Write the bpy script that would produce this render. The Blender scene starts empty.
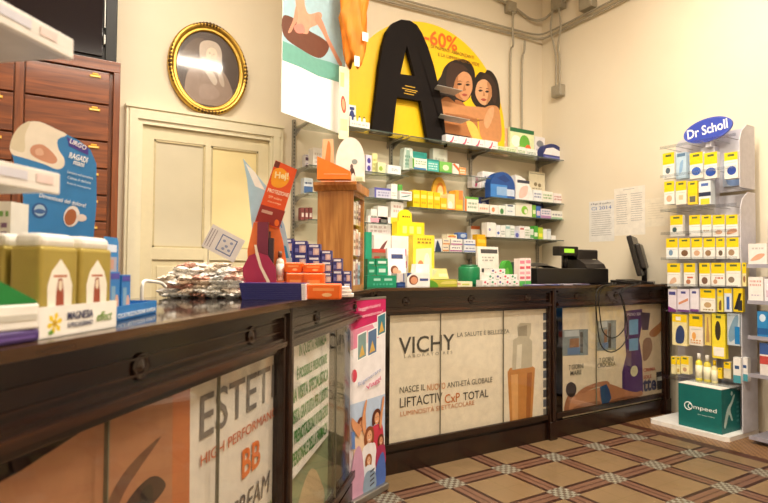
import bpy, bmesh, math, random
from mathutils import Matrix, Vector
import numpy as np
random.seed(7)
SC = bpy.context.scene
COL = SC.collection
R = math.radians
# ------------------------------------------------------------------ camera model (also used to read positions on real planes)
F_, PITCH, ROLL, AZ, EYE = 566.5, R(1.775), R(.418), R(57.815), 1.1
fw = np.array([math.cos(AZ)*math.cos(PITCH), math.sin(AZ)*math.cos(PITCH), math.sin(PITCH)])
_r0 = np.array([math.sin(AZ), -math.cos(AZ), 0]); _u0 = np.cross(_r0, fw)
rv = math.cos(ROLL)*_r0+math.sin(ROLL)*_u0; uv = -math.sin(ROLL)*_r0+math.cos(ROLL)*_u0
C0 = np.array([0, 0, EYE])
def _ray(x, y): return fw*F_+rv*(x-384)-uv*(y-251.5)
def onY(x, y, v): d = _ray(x, y); return C0+d*v/d[1]
def onX(x, y, v): d = _ray(x, y); return C0+d*v/d[0]
def onZ(x, y, v): d = _ray(x, y); return C0+d*(v-EYE)/d[2]
def onD(x, y, dist): return C0+_ray(x, y)*dist/F_
DA = R(47.5); A0 = np.array([-.026, .857]); TV = np.array([math.cos(DA), math.sin(DA)]); NV = np.array([-math.sin(DA), math.cos(DA)])
def onN(x, y, N):                      # on the vertical plane parallel to the angled counter, N behind its front -> (t, z)
    d = _ray(x, y); n = np.array([NV[0], NV[1], 0]); p = C0+d*(N+NV@A0)/(d@n); return float((p[:2]-A0)@TV), float(p[2])
def dg(t, n, z=1.0): q = A0+TV*t+NV*n; return (float(q[0]), float(q[1]), z)

# ------------------------------------------------------------------ materials
_M = {}
def lin(h):
    h = h.lstrip('#'); o = []
    if len(h) == 3: h = ''.join(c*2 for c in h)
    if not h: h = 'ffffff'
    for i in (0, 2, 4):
        c = int(h[i:i+2], 16)/255; o.append(c/12.92 if c <= .04045 else ((c+.055)/1.055)**2.4)
    return o
def mat(h, rough=.5, metal=0, spec=.5, emit=0, var=.06, scale=25, coat=0):
    k = (h, rough, metal, spec, emit, var, scale, coat)
    if k in _M: return _M[k]
    m = bpy.data.materials.new('mat_'+h.strip('#')); m.use_nodes = True
    nt = m.node_tree; b = nt.nodes['Principled BSDF']; c = lin(h)
    b.inputs['Roughness'].default_value = rough; b.inputs['Metallic'].default_value = metal
    b.inputs['Specular IOR Level'].default_value = spec
    if coat: b.inputs['Coat Weight'].default_value = coat; b.inputs['Coat Roughness'].default_value = .08
    tc = nt.nodes.new('ShaderNodeTexCoord'); n = nt.nodes.new('ShaderNodeTexNoise'); n.inputs['Scale'].default_value = scale
    r = nt.nodes.new('ShaderNodeValToRGB'); nt.links.new(tc.outputs['Object'], n.inputs['Vector']); nt.links.new(n.outputs['Fac'], r.inputs['Fac'])
    r.color_ramp.elements[0].position = .3; r.color_ramp.elements[1].position = .7
    r.color_ramp.elements[0].color = [x*(1-var) for x in c]+[1]; r.color_ramp.elements[1].color = [min(1, x*(1+var)) for x in c]+[1]
    nt.links.new(r.outputs['Color'], b.inputs['Base Color'])
    if emit: b.inputs['Emission Color'].default_value = c+[1]; b.inputs['Emission Strength'].default_value = emit
    _M[k] = m; return m
def wood(name, a, b_, rough=.3, axis='X', scale=6, stretch=8, coat=.3):
    m = bpy.data.materials.new(name); m.use_nodes = True; nt = m.node_tree; b = nt.nodes['Principled BSDF']
    tc = nt.nodes.new('ShaderNodeTexCoord'); mp = nt.nodes.new('ShaderNodeMapping')
    s = [stretch]*3; s['XYZ'.index(axis)] = .6; mp.inputs['Scale'].default_value = s
    n = nt.nodes.new('ShaderNodeTexNoise'); n.inputs['Scale'].default_value = scale; n.inputs['Detail'].default_value = 6; n.inputs['Distortion'].default_value = .6
    r = nt.nodes.new('ShaderNodeValToRGB'); r.color_ramp.elements[0].position = .35; r.color_ramp.elements[1].position = .65
    r.color_ramp.elements[0].color = lin(a)+[1]; r.color_ramp.elements[1].color = lin(b_)+[1]
    nt.links.new(tc.outputs['Object'], mp.inputs['Vector']); nt.links.new(mp.outputs['Vector'], n.inputs['Vector'])
    nt.links.new(n.outputs['Fac'], r.inputs['Fac']); nt.links.new(r.outputs['Color'], b.inputs['Base Color'])
    bp = nt.nodes.new('ShaderNodeBump'); bp.inputs['Strength'].default_value = .08; nt.links.new(n.outputs['Fac'], bp.inputs['Height']); nt.links.new(bp.outputs['Normal'], b.inputs['Normal'])
    b.inputs['Roughness'].default_value = rough; b.inputs['Coat Weight'].default_value = coat; b.inputs['Coat Roughness'].default_value = .12
    return m
def glassmat(name, tint, refl=.08, rough=.02, pw=5):
    m = bpy.data.materials.new(name); m.use_nodes = True; nt = m.node_tree; nt.nodes.remove(nt.nodes['Principled BSDF'])
    o = nt.nodes['Material Output']; t = nt.nodes.new('ShaderNodeBsdfTransparent'); t.inputs['Color'].default_value = lin(tint)+[1]
    g = nt.nodes.new('ShaderNodeBsdfGlossy'); g.inputs['Roughness'].default_value = rough
    lw = nt.nodes.new('ShaderNodeLayerWeight'); lw.inputs['Blend'].default_value = .5
    f = nt.nodes.new('ShaderNodeMath'); f.operation = 'POWER'; f.inputs[1].default_value = pw; nt.links.new(lw.outputs['Facing'], f.inputs[0])
    f2 = nt.nodes.new('ShaderNodeMath'); f2.operation = 'MULTIPLY'; f2.inputs[1].default_value = .8; nt.links.new(f.outputs[0], f2.inputs[0]); f = f2
    ns = nt.nodes.new('ShaderNodeTexNoise'); ns.inputs['Scale'].default_value = 3
    bp = nt.nodes.new('ShaderNodeBump'); bp.inputs['Strength'].default_value = .02; nt.links.new(ns.outputs['Fac'], bp.inputs['Height']); nt.links.new(bp.outputs['Normal'], g.inputs['Normal'])
    ad = nt.nodes.new('ShaderNodeMath'); ad.operation = 'ADD'; ad.inputs[1].default_value = refl*.5; nt.links.new(f.outputs[0], ad.inputs[0])
    mx = nt.nodes.new('ShaderNodeMixShader'); nt.links.new(ad.outputs[0], mx.inputs[0]); nt.links.new(t.outputs[0], mx.inputs[1]); nt.links.new(g.outputs[0], mx.inputs[2]); nt.links.new(mx.outputs[0], o.inputs['Surface'])
    return m
MAH = wood('mahogany', '#170a06', '#2b140a', .25)
MAHV = wood('mahogany_upright', '#170a06', '#2b140a', .25, 'Z')
MAHL = wood('mahogany_moulding', '#27130a', '#452613', .25)
MAHT = wood('mahogany_top_edge', '#33200f', '#563a20', .25)
CAB = wood('drawer_walnut', '#5c2a0e', '#86451a', .4, 'X', 5, 9)
CABV = wood('drawer_walnut_upright', '#5c2a0e', '#86451a', .4, 'Z', 5, 9)
OAK = wood('honey_oak', '#a8682c', '#c88a45', .4, 'Z', 6, 8)
GLASS = glassmat('clear_glass', '#ffffff', .09)
SHGL = glassmat('shelf_glass', '#eaeeea', .10)
GREDGE = mat('#55625a', .15)
ACRY = glassmat('clear_acrylic', '#eef0f2', .12, .1)
WHITE = mat('#f3f0ea', .45); STEEL = mat('#a9a7a2', .35, .9); GREY = mat('#8f8f92', .4, .3); BLACK = mat('#131214', .4)
CREAM = mat('#e9e1c4', .45, var=.02); BRASS = mat('#e0a836', .4, .3); GOLD = mat('#c7a04a', .3, .85)

# ------------------------------------------------------------------ mesh builder
class MB:
    def __init__(s, M=None): s.v = []; s.f = []; s.m = []; s.mats = []; s.M = M or Matrix(); s.sm = []
    def mi(s, m):
        if m not in s.mats: s.mats.append(m)
        return s.mats.index(m)
    def add(s, vs, fs, m, smooth=False):
        o = len(s.v); s.v += [tuple(s.M @ Vector(v)) for v in vs]
        i = s.mi(m)
        for f in fs: s.f.append([o+k for k in f]); s.m.append(i); s.sm.append(smooth)
        return s
    def box(s, x0, x1, y0, y1, z0, z1, m, bev=0):
        if bev: return s.bbox(x0, x1, y0, y1, z0, z1, m, bev)
        vs = [(x0,y0,z0),(x1,y0,z0),(x1,y1,z0),(x0,y1,z0),(x0,y0,z1),(x1,y0,z1),(x1,y1,z1),(x0,y1,z1)]
        return s.add(vs, [(0,3,2,1),(4,5,6,7),(0,1,5,4),(1,2,6,5),(2,3,7,6),(3,0,4,7)], m)
    def bbox(s, x0, x1, y0, y1, z0, z1, m, bev):
        bm = bmesh.new(); bmesh.ops.create_cube(bm, size=1)
        for v in bm.verts: v.co = Vector(((x0+x1)/2+v.co.x*(x1-x0), (y0+y1)/2+v.co.y*(y1-y0), (z0+z1)/2+v.co.z*(z1-z0)))
        bev = min(bev, .45*min(abs(x1-x0), abs(y1-y0), abs(z1-z0)))
        bmesh.ops.bevel(bm, geom=list(bm.edges), offset=bev, segments=3, affect='EDGES', profile=.5)
        bm.verts.index_update(); s.add([v.co[:] for v in bm.verts], [[v.index for v in f.verts] for f in bm.faces], m); bm.free(); return s
    def prism(s, pts, m, axis='z', a=0, b=1, msides=None):
        n = len(pts)
        area = sum(pts[i][0]*pts[(i+1) % n][1]-pts[(i+1) % n][0]*pts[i][1] for i in range(n))
        if area < 0: pts = pts[::-1]
        if axis == 'z': g = lambda p, h: (p[0], p[1], h)
        elif axis == 'y': g = lambda p, h: (p[0], h, p[1])
        else: g = lambda p, h: (h, p[0], p[1])
        vs = [g(p, a) for p in pts]+[g(p, b) for p in pts]
        s.add(vs, [list(range(n))[::-1], list(range(n, 2*n))], m)
        o = len(s.v)-2*n; i = s.mi(msides or m)
        for k in range(n): s.f.append([o+k, o+(k+1) % n, o+n+(k+1) % n, o+n+k]); s.m.append(i); s.sm.append(False)
        return s
    def cyl(s, p0, p1, r0, m, r1=None, seg=14, smooth=True):
        r1 = r0 if r1 is None else r1; p0 = Vector(p0); p1 = Vector(p1); d = (p1-p0).normalized()
        u = d.orthogonal().normalized(); w = d.cross(u); vs = []
        for p, r in ((p0, r0), (p1, r1)):
            for k in range(seg): a = 2*math.pi*k/seg; vs.append(tuple(p+u*math.cos(a)*r+w*math.sin(a)*r))
        s.add(vs, [(k, (k+1) % seg, seg+(k+1) % seg, seg+k) for k in range(seg)], m, smooth)
        o = len(s.v)-2*seg; i = s.mi(m)
        s.f.append([o+k for k in range(seg)][::-1]); s.m.append(i); s.sm.append(False); s.f.append([o+seg+k for k in range(seg)]); s.m.append(i); s.sm.append(False)
        return s
    def lathe(s, prof, m, c=(0, 0, 0), seg=20, sx=1, sy=1):
        vs = []; n = len(prof)
        for k in range(seg):
            a = 2*math.pi*k/seg
            for r, z in prof: vs.append((c[0]+r*math.cos(a)*sx, c[1]+r*math.sin(a)*sy, c[2]+z))
        fs = [(k*n+j, ((k+1) % seg)*n+j, ((k+1) % seg)*n+j+1, k*n+j+1) for k in range(seg) for j in range(n-1)]
        s.add(vs, fs, m, True); o = len(s.v)-len(vs); i = s.mi(m)
        s.f.append([o+k*n for k in range(seg)][::-1]); s.m.append(i); s.sm.append(False)
        s.f.append([o+k*n+n-1 for k in range(seg)]); s.m.append(i); s.sm.append(False); return s
    def tube(s, path, r, m, seg=8, close=False):
        P = [Vector(p) for p in path]; vs = []; n = len(P)
        for i, p in enumerate(P):
            a = P[(i-1) % n] if (close or i > 0) else P[0]; b = P[(i+1) % n] if (close or i < n-1) else P[-1]
            d = (b-a).normalized(); up = Vector((0, 0, 1)) if abs(d.z) < .9 else Vector((1, 0, 0))
            u = d.cross(up).normalized(); w = u.cross(d)
            for k in range(seg): t = 2*math.pi*k/seg; vs.append(tuple(p+u*math.cos(t)*r+w*math.sin(t)*r))
        fs = []
        for i in range(n if close else n-1):
            for k in range(seg): j = (i+1) % n; fs.append((i*seg+k, i*seg+(k+1) % seg, j*seg+(k+1) % seg, j*seg+k))
        if not close: fs += [list(range(seg))[::-1], [(n-1)*seg+k for k in range(seg)]]
        return s.add(vs, fs, m, True)
    def build(s, name, parent=None, loc=None, rotz=0):
        me = bpy.data.meshes.new(name); me.from_pydata(s.v, [], s.f)
        for m in s.mats: me.materials.append(m)
        me.polygons.foreach_set('material_index', s.m); me.polygons.foreach_set('use_smooth', s.sm); me.update()
        o = bpy.data.objects.new(name, me); COL.objects.link(o); o.parent = parent
        if loc: o.location = loc
        o.rotation_euler.z = rotz
        return o
def tag(o, label=None, cat=None, group=None, kind=None):
    if label: o['label'] = label
    if cat: o['category'] = cat
    if group: o['group'] = group
    if kind: o['kind'] = kind
    return o
def thing(name, label, cat, loc=(0, 0, 0), rotz=0, group=None, rot=None):
    o = bpy.data.objects.new(name, None); COL.objects.link(o); o.location = loc; o.rotation_euler = rot or (0, 0, rotz); o.empty_display_size = .05
    return tag(o, label, cat, group)
def struct(o): o['kind'] = 'structure'; return o
def crom(pts, n=6, close=True):
    out = []; N = len(pts)
    for i in range(N if close else N-1):
        p = [Vector(pts[(i+k) % N] if close else pts[min(max(i+k, 0), N-1)]) for k in (-1, 0, 1, 2)]
        for j in range(n):
            t = j/n; out.append(tuple(.5*((2*p[1])+(p[2]-p[0])*t+(2*p[0]-5*p[1]+4*p[2]-p[3])*t*t+(3*p[1]-p[0]-3*p[2]+p[3])*t**3)))
    if not close: out.append(tuple(pts[-1]))
    return out
def frame(o, right, up):                                   # matrix: x right, y up, z out
    x = Vector(right).normalized(); y = Vector(up); y = (y-x*y.dot(x)).normalized(); z = x.cross(y)
    return Matrix(((x.x, y.x, z.x, o[0]), (x.y, y.y, z.y, o[1]), (x.z, y.z, z.z, o[2]), (0, 0, 0, 1)))
FRONT = frame((0, 0, 0), (1, 0, 0), (0, 0, 1))              # a face looking towards -y
class Pic(MB):                                              # flat print: x,y in metres on the plane, thin raised layers
    def __init__(s, M=None): super().__init__(M or FRONT); s.k = 0; s.off = 0
    def lay(s, pts, h, rough=.45, th=.0002, smooth=0, m=None):
        if smooth: pts = crom(pts, smooth)
        z0 = s.off+s.k*.00012; s.k += 1; s.off += max(0, th-.0002); return s.prism(pts, m or mat(h, rough), 'z', z0, z0+th)
    @property
    def top(s): return s.off+s.k*.00012+.0003
    def rect(s, x0, y0, x1, y1, h, rough=.45): return s.lay([(x0, y0), (x1, y0), (x1, y1), (x0, y1)], h, rough)
    def ell(s, cx, cy, rx, ry, h, n=24, a0=0, a1=360, rot=0, rough=.45):
        c, q = math.cos(rot), math.sin(rot)
        P = [(rx*math.cos(R(a0+(a1-a0)*i/n)), ry*math.sin(R(a0+(a1-a0)*i/n))) for i in range(n if a1-a0 >= 360 else n+1)]
        return s.lay([(cx+x*c-y*q, cy+x*q+y*c) for x, y in P], h, rough)
def txt(s, M, h=.02, w=None, color='#222222', parent=None, bold=.0, name='lettering', align='LEFT', shear=0, m=None, th=.0004):
    """lettering as a thin mesh; M puts its lower-left corner (x right, y up, z out)"""
    cu = bpy.data.curves.new('txt', 'FONT'); cu.body = s; cu.size = 1; cu.offset = bold; cu.resolution_u = 3; cu.shear = shear; cu.extrude = .01
    t = bpy.data.objects.new('t', cu); COL.objects.link(t); dg_ = bpy.context.evaluated_depsgraph_get(); dg_.update()
    me = bpy.data.meshes.new_from_object(t.evaluated_get(dg_)); bpy.data.objects.remove(t); bpy.data.curves.remove(cu)
    if not me.vertices: return None
    xs = [v.co.x for v in me.vertices]; ys = [v.co.y for v in me.vertices]; x0, x1, y0, y1 = min(xs), max(xs), min(ys), max(ys)
    sy = h/(y1-y0); sx = (w/(x1-x0)) if w else sy
    ox = {'LEFT': x0, 'CENTER': (x0+x1)/2, 'RIGHT': x1}[align]
    for v in me.vertices: v.co = M @ Vector(((v.co.x-ox)*sx, (v.co.y-y0)*sy, (.0 if v.co.z < 0 else th)))
    me.materials.clear(); me.materials.append(m or mat(color, .5)); me.update()
    o = bpy.data.objects.new(name, me); COL.objects.link(o); o.parent = parent; return o
def T(x, y, z=.002, base=None, rot=0): return (base or FRONT) @ Matrix.Translation((x, y, z)) @ Matrix.Rotation(rot, 4, 'Z')

# ================================================================== SETTING
XR, YB, ZC = 4.3, 3.9, 4.0
XL, YF = -1.6, -2.6
def wallmat(name, h1, h2):
    m = bpy.data.materials.new(name); m.use_nodes = True; nt = m.node_tree; b = nt.nodes['Principled BSDF']; b.inputs['Roughness'].default_value = .75; b.inputs['Specular IOR Level'].default_value = .25
    tc = nt.nodes.new('ShaderNodeTexCoord'); n = nt.nodes.new('ShaderNodeTexNoise'); n.inputs['Scale'].default_value = 1.2; n.inputs['Detail'].default_value = 8
    r = nt.nodes.new('ShaderNodeValToRGB'); r.color_ramp.elements[0].color = lin(h1)+[1]; r.color_ramp.elements[1].color = lin(h2)+[1]; r.color_ramp.elements[0].position = .3; r.color_ramp.elements[1].position = .7
    nt.links.new(tc.outputs['Object'], n.inputs['Vector']); nt.links.new(n.outputs['Fac'], r.inputs['Fac']); nt.links.new(r.outputs['Color'], b.inputs['Base Color'])
    n2 = nt.nodes.new('ShaderNodeTexNoise'); n2.inputs['Scale'].default_value = 60; nt.links.new(tc.outputs['Object'], n2.inputs['Vector'])
    bp = nt.nodes.new('ShaderNodeBump'); bp.inputs['Strength'].default_value = .05; nt.links.new(n2.outputs['Fac'], bp.inputs['Height']); nt.links.new(bp.outputs['Normal'], b.inputs['Normal'])
    return m
WALL = wallmat('cream_plaster', '#e4d6bd', '#eadfc8')
def floormat():
    m = bpy.data.materials.new('cement_tiles'); m.use_nodes = True; nt = m.node_tree; N = nt.nodes; L = nt.links; b = N['Principled BSDF']
    tc = N.new('ShaderNodeTexCoord'); sp = N.new('ShaderNodeSeparateXYZ'); L.new(tc.outputs['Object'], sp.inputs[0])
    def mth(op, a, b_=None, c=None):
        n = N.new('ShaderNodeMath'); n.operation = op
        for i, q in enumerate((a, b_, c)):
            if q is None: continue
            if isinstance(q, (int, float)): n.inputs[i].default_value = q
            else: L.new(q, n.inputs[i])
        return n.outputs[0]
    P = .39
    def cell(o, off): return mth('ABSOLUTE', mth('SUBTRACT', mth('FRACT', mth('ADD', mth('DIVIDE', mth('SUBTRACT', o, off), P), .5)), .5))
    u = cell(sp.outputs[0], 1.876); v = cell(sp.outputs[1], 2.315)
    band = lambda q, a, c: mth('MULTIPLY', mth('GREATER_THAN', q, a), mth('LESS_THAN', q, c))
    noise = N.new('ShaderNodeTexNoise'); noise.inputs['Scale'].default_value = 9; noise.inputs['Detail'].default_value = 6; L.new(tc.outputs['Object'], noise.inputs['Vector'])
    def mix(f, a, c):
        n = N.new('ShaderNodeMix'); n.data_type = 'RGBA'
        if isinstance(f, (int, float)): n.inputs['Factor'].default_value = f
        else: L.new(f, n.inputs['Factor'])
        for k, q in (('A', a), ('B', c)):
            s = [i for i in n.inputs if i.name == k and i.type == 'RGBA'][0]
            if isinstance(q, str): s.default_value = lin(q)+[1]
            else: L.new(q, s)
        return [o for o in n.outputs if o.type == 'RGBA'][0]
    base = mix(noise.outputs['Fac'], '#705a3f', '#866d4e')
    joint = mth('MAXIMUM', band(u, .491, .6), band(v, .491, .6)); base = mix(joint, base, '#75603f')
    mid = mix(noise.outputs['Fac'], '#624434', '#765543')
    for q in (u, v): base = mix(band(q, -1, .135), base, mid)
    for q in (u, v): base = mix(band(q, .085, .14), base, '#33170f')
    for q in (u, v): base = mix(band(q, .0, .012), base, '#4a2c20')
    node = mth('MULTIPLY', band(u, -1, .155), band(v, -1, .155))
    ck = N.new('ShaderNodeTexChecker'); ck.inputs['Scale'].default_value = 1/(P*.0517); ck.inputs['Color1'].default_value = lin('#8d8a7c')+[1]; ck.inputs['Color2'].default_value = lin('#5a4b3c')+[1]
    cv = N.new('ShaderNodeCombineXYZ'); L.new(mth('ADD', sp.outputs[0], 1.1), cv.inputs[0]); L.new(sp.outputs[1], cv.inputs[1]); L.new(cv.outputs[0], ck.inputs['Vector'])
    base = mix(node, base, ck.outputs['Color'])
    # dark border along the right wall side
    brd = band(sp.outputs[0], 3.62, 3.70); base = mix(brd, base, '#4a2a1c'); brd2 = band(sp.outputs[0], 3.70, 9); base = mix(brd2, base, mix(ck.outputs['Fac'], '#6d4a30', '#8b6a45'))
    L.new(base, b.inputs['Base Color']); b.inputs['Roughness'].default_value = .32; b.inputs['Specular IOR Level'].default_value = .45
    r = N.new('ShaderNodeMapRange'); r.inputs['To Min'].default_value = .22; r.inputs['To Max'].default_value = .5; L.new(noise.outputs['Fac'], r.inputs['Value']); L.new(r.outputs[0], b.inputs['Roughness'])
    return m
struct(MB().box(XL, XR, YF, YB, -.1, 0, floormat()).build('floor'))
struct(MB().box(XL, XR, YF, YB, ZC, ZC+.1, mat('#eee3cb', .8)).build('ceiling'))
struct(MB().box(XL-.15, XR+.15, YB, YB+.15, -.1, ZC+.1, WALL).build('wall_back'))
struct(MB().box(XR, XR+.15, YF-.15, YB, -.1, ZC+.1, WALL).build('wall_right'))
struct(MB().box(XL-.15, XL, YF-.15, YB, -.1, ZC+.1, WALL).build('wall_left'))
struct(MB().box(XL, XR, YF-.15, YF, -.1, ZC+.1, WALL).build('wall_front'))
struct(MB().box(XL, XR, YB-.015, YB, 0, .12, CREAM).build('baseboard_back'))

# door in the back wall: casing + panelled leaf with two frosted lights
dx0, dx1, dz = .503, 1.553, 2.125
c = MB()
for x0, x1 in ((dx0, dx0+.1), (dx1-.1, dx1)):
    c.box(x0, x1, YB-.045, YB, 0, dz-.11, CREAM); c.box(x0+.022, x1-.03, YB-.058, YB-.044, 0, dz-.08, CREAM); c.box(x0+.004, x0+.014, YB-.052, YB-.044, 0, dz, CREAM)
c.box(dx0, dx1, YB-.0452, YB, dz-.1098, dz, CREAM); c.box(dx0+.022, dx1-.022, YB-.0585, YB-.0445, dz-.08, dz-.022, CREAM); c.box(dx0-.004, dx1+.004, YB-.062, YB, dz-.012, dz+.008, CREAM)
struct(c.build('trim_1'))
lx0, lx1, lz1 = dx0+.1, dx1-.1, dz-.11
dm = mat('#e2d6b2', .5, var=.02); d = MB()
xs = [lx0, lx0+.075, 1.005, 1.045, lx1-.075, lx1]; y0, y1 = YB-.02, YB-.001
for a, b_ in ((0, 1), (2, 3), (4, 5)): d.box(xs[a], xs[b_], y0, y1, .01, lz1, dm, .003)
for z0, z1 in ((.01, .2), (.62, .68), (1.15, 1.23), (1.93, lz1)): d.box(lx0, lx1, y0+.0005, y1, z0, z1, dm, .003)
for a, b_ in ((1, 2), (3, 4)):
    d.box(xs[a], xs[b_], YB-.008, y1, .2, 1.15, mat('#dccfa9', .5, var=.02))
    for z0, z1 in ((.72, 1.11), (.24, .58)): d.box(xs[a]+.03, xs[b_]-.03, YB-.014, YB-.006, z0, z1, dm, .004)
    for (p, q, z0, z1) in ((xs[a], xs[a]+.012, 1.23, 1.93), (xs[b_]-.012, xs[b_], 1.23, 1.93), (xs[a], xs[b_], 1.23, 1.242), (xs[a], xs[b_], 1.918, 1.93)): d.box(p, q, y0+.004, y1, z0, z1, mat('#c9ba90', .5))
door = struct(d.build('door_1'))
pn = MB()
pn.box(xs[1]+.012, xs[2]-.012, YB-.007, YB-.004, 1.242, 1.918, mat('#d8cfb4', .2, var=.04, scale=4)); pn.build('window_panel', door)
pn = MB(); pn.box(xs[3]+.012, xs[4]-.012, YB-.007, YB-.004, 1.242, 1.918, mat('#f0dfa8', .25, var=.03, scale=4)); pn.build('window_panel', door)

# conduits along the top of the walls
CON = mat('#a39a86', .45, .1)
def conduit(path, r, label): tag(MB().tube(crom(path, 5, False), r, CON, 10).build('electrical_conduit'), label, 'pipe', 'painted conduits in the corner')
yw, xw = YB-.035, XR-.035
conduit([(1.9, yw, 3.28), (2.6, yw, 3.30), (3.3, yw, 3.33), (3.9, yw, 3.35), (4.14, yw-.01, 3.36), (4.23, yw-.07, 3.37), (xw, 3.6, 3.39), (xw, 3.1, 3.41), (xw, 2.4, 3.45)], .011, 'lower painted conduit bending round the corner of the two cream walls')
conduit([(1.9, yw, 3.325), (2.6, yw, 3.345), (3.3, yw, 3.375), (3.9, yw, 3.395), (4.14, yw-.01, 3.405), (4.23, yw-.07, 3.415), (xw, 3.6, 3.435), (xw, 3.1, 3.455), (xw, 2.4, 3.495)], .009, 'painted conduit running just above the lowest one round the wall corner')
conduit([(2.9, yw, 3.70), (3.4, yw, 3.66), (3.85, yw, 3.61), (4.1, yw, 3.55), (4.21, yw-.06, 3.55), (4.25, 3.72, 3.6), (xw, 3.5, 3.68), (xw, 3.2, 3.74), (xw, 2.8, 3.8)], .012, 'upper painted conduit sagging between the two junction boxes at the corner')
px_ = lambda x, y: onY(x, y, yw)
a1 = px_(510.5, 60)[0]; a2 = px_(522, 60)[0]
conduit([(a1, yw-.035, 3.54), (a1-.012, yw-.04, 3.35), (a1, yw-.035, 3.22), (a1, yw, 3.1), (a1, yw, 2.16)], .010, 'vertical painted conduit dropping down the back wall nearest the yellow display')
conduit([(a2, yw-.035, 3.3), (a2, yw-.03, 3.2), (a2, yw, 3.05), (a2, yw, 2.16)], .010, 'vertical painted conduit dropping down the back wall nearest the corner')
b1 = onX(556, 60, xw)[1]; b2 = onX(559.5, 60, xw)[1]
conduit([(xw-.035, b1+.01, 3.6), (xw-.04, b1+.03, 3.42), (xw-.02, b1, 3.24), (xw, b1, 3.12), (xw, b1, 2.86)], .009, 'vertical conduit on the right wall down to the small box, the one nearer the corner')
conduit([(xw-.035, b2-.02, 3.6), (xw-.04, b2-.05, 3.42), (xw-.02, b2, 3.24), (xw, b2, 3.12), (xw, b2, 2.86)], .009, 'vertical right-wall conduit down to the small box, the one further from the corner')
def jbox(x0, x1, y0, y1, z0, z1, label):
    t = thing('junction_box', label, 'junction box', ((x0+x1)/2, (y0+y1)/2, z0)); cx, cy = (x1-x0)/2, (y1-y0)/2
    MB().box(-cx, cx, -cy, cy, 0, z1-z0, CON, .006).build('housing', t)
    if cx > cy: MB().box(-cx+.012, cx-.012, -cy-.006, -cy+.002, .012, z1-z0-.012, CON, .004).build('cover', t)
    else: MB().box(-cx-.006, -cx+.002, -cy+.012, cy-.012, .012, z1-z0-.012, CON, .004).build('cover', t)
jbox(a1-.05, a1+.06, YB-.06, YB-.001, 3.54, 3.65, 'square junction box on the back wall beside the corner')
jbox(xw-.04, XR-.001, b1-.1, b1+.03, 3.6, 3.73, 'square junction box on the right wall close to the corner')
jbox(xw-.05, XR-.001, onX(595, 8, xw)[1], onX(582, 8, xw)[1], 3.47, 3.78, 'tall junction box on the right wall further from the corner')
jbox(xw-.03, XR-.001, b2-.04, b1+.035, 2.76, 2.87, 'small socket box at the bottom of the right wall conduits')

# notices on the right wall
def notice(x0, x1, yt, yb, label, heads, rows, tone):
    p0 = onX(x0, (yt+yb)/2, XR-.003); p1 = onX(x1, (yt+yb)/2, XR-.003); zt = onX(x0, yt, XR-.003)[2]; zb = onX(x0, yb, XR-.003)[2]
    W = p0[1]-p1[1]; H = zt-zb; M = frame((XR-.0005, p0[1], zb), (0, -1, 0), (0, 0, 1)); g = Pic(M); g.rect(0, 0, W, H, tone)
    o = tag(g.build('wall_notice'), label, 'notice', 'paper notices on the right wall')
    for (s, u, v, w_, h_, c_) in heads: txt(s, T(u*W, v*H, .0012, M), h_*H, w_*W, c_, o)
    ln = MB(M)
    for (u0, u1, v0, v1, n) in rows:
        for k in range(n):
            y = (v1+(v0-v1)*k/n)*H; ln.box(u0*W, (u1-random.random()*.12*(u1-u0))*W, y, y+.004, .0005, .001, mat('#a9a6a6' if tone != '#e9dec8' else '#d6cbb6', .7))
    ln.build('printed_lines', o); return o
notice(589, 614, 202, 242, 'white notice with blue heading, leftmost on the right wall', [('Il Pago di credito', .08, .9, .8, .05, '#28365e'), ('CI 2014', .1, .78, .8, .08, '#5a79b8')], [(.1, .9, .1, .72, 12)], '#e7e4df')
notice(614, 645, 189, 236, 'white notice with two text columns, in the middle of the right wall notices', [], [(.08, .45, .2, .85, 14), (.55, .92, .25, .85, 13), (.3, .7, .9, .95, 1)], '#ebe4d8')
notice(645.5, 668, 199, 227, 'faint white notice beside the foot-care stand', [], [(.1, .85, .2, .8, 7)], '#e9dec8')

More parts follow.
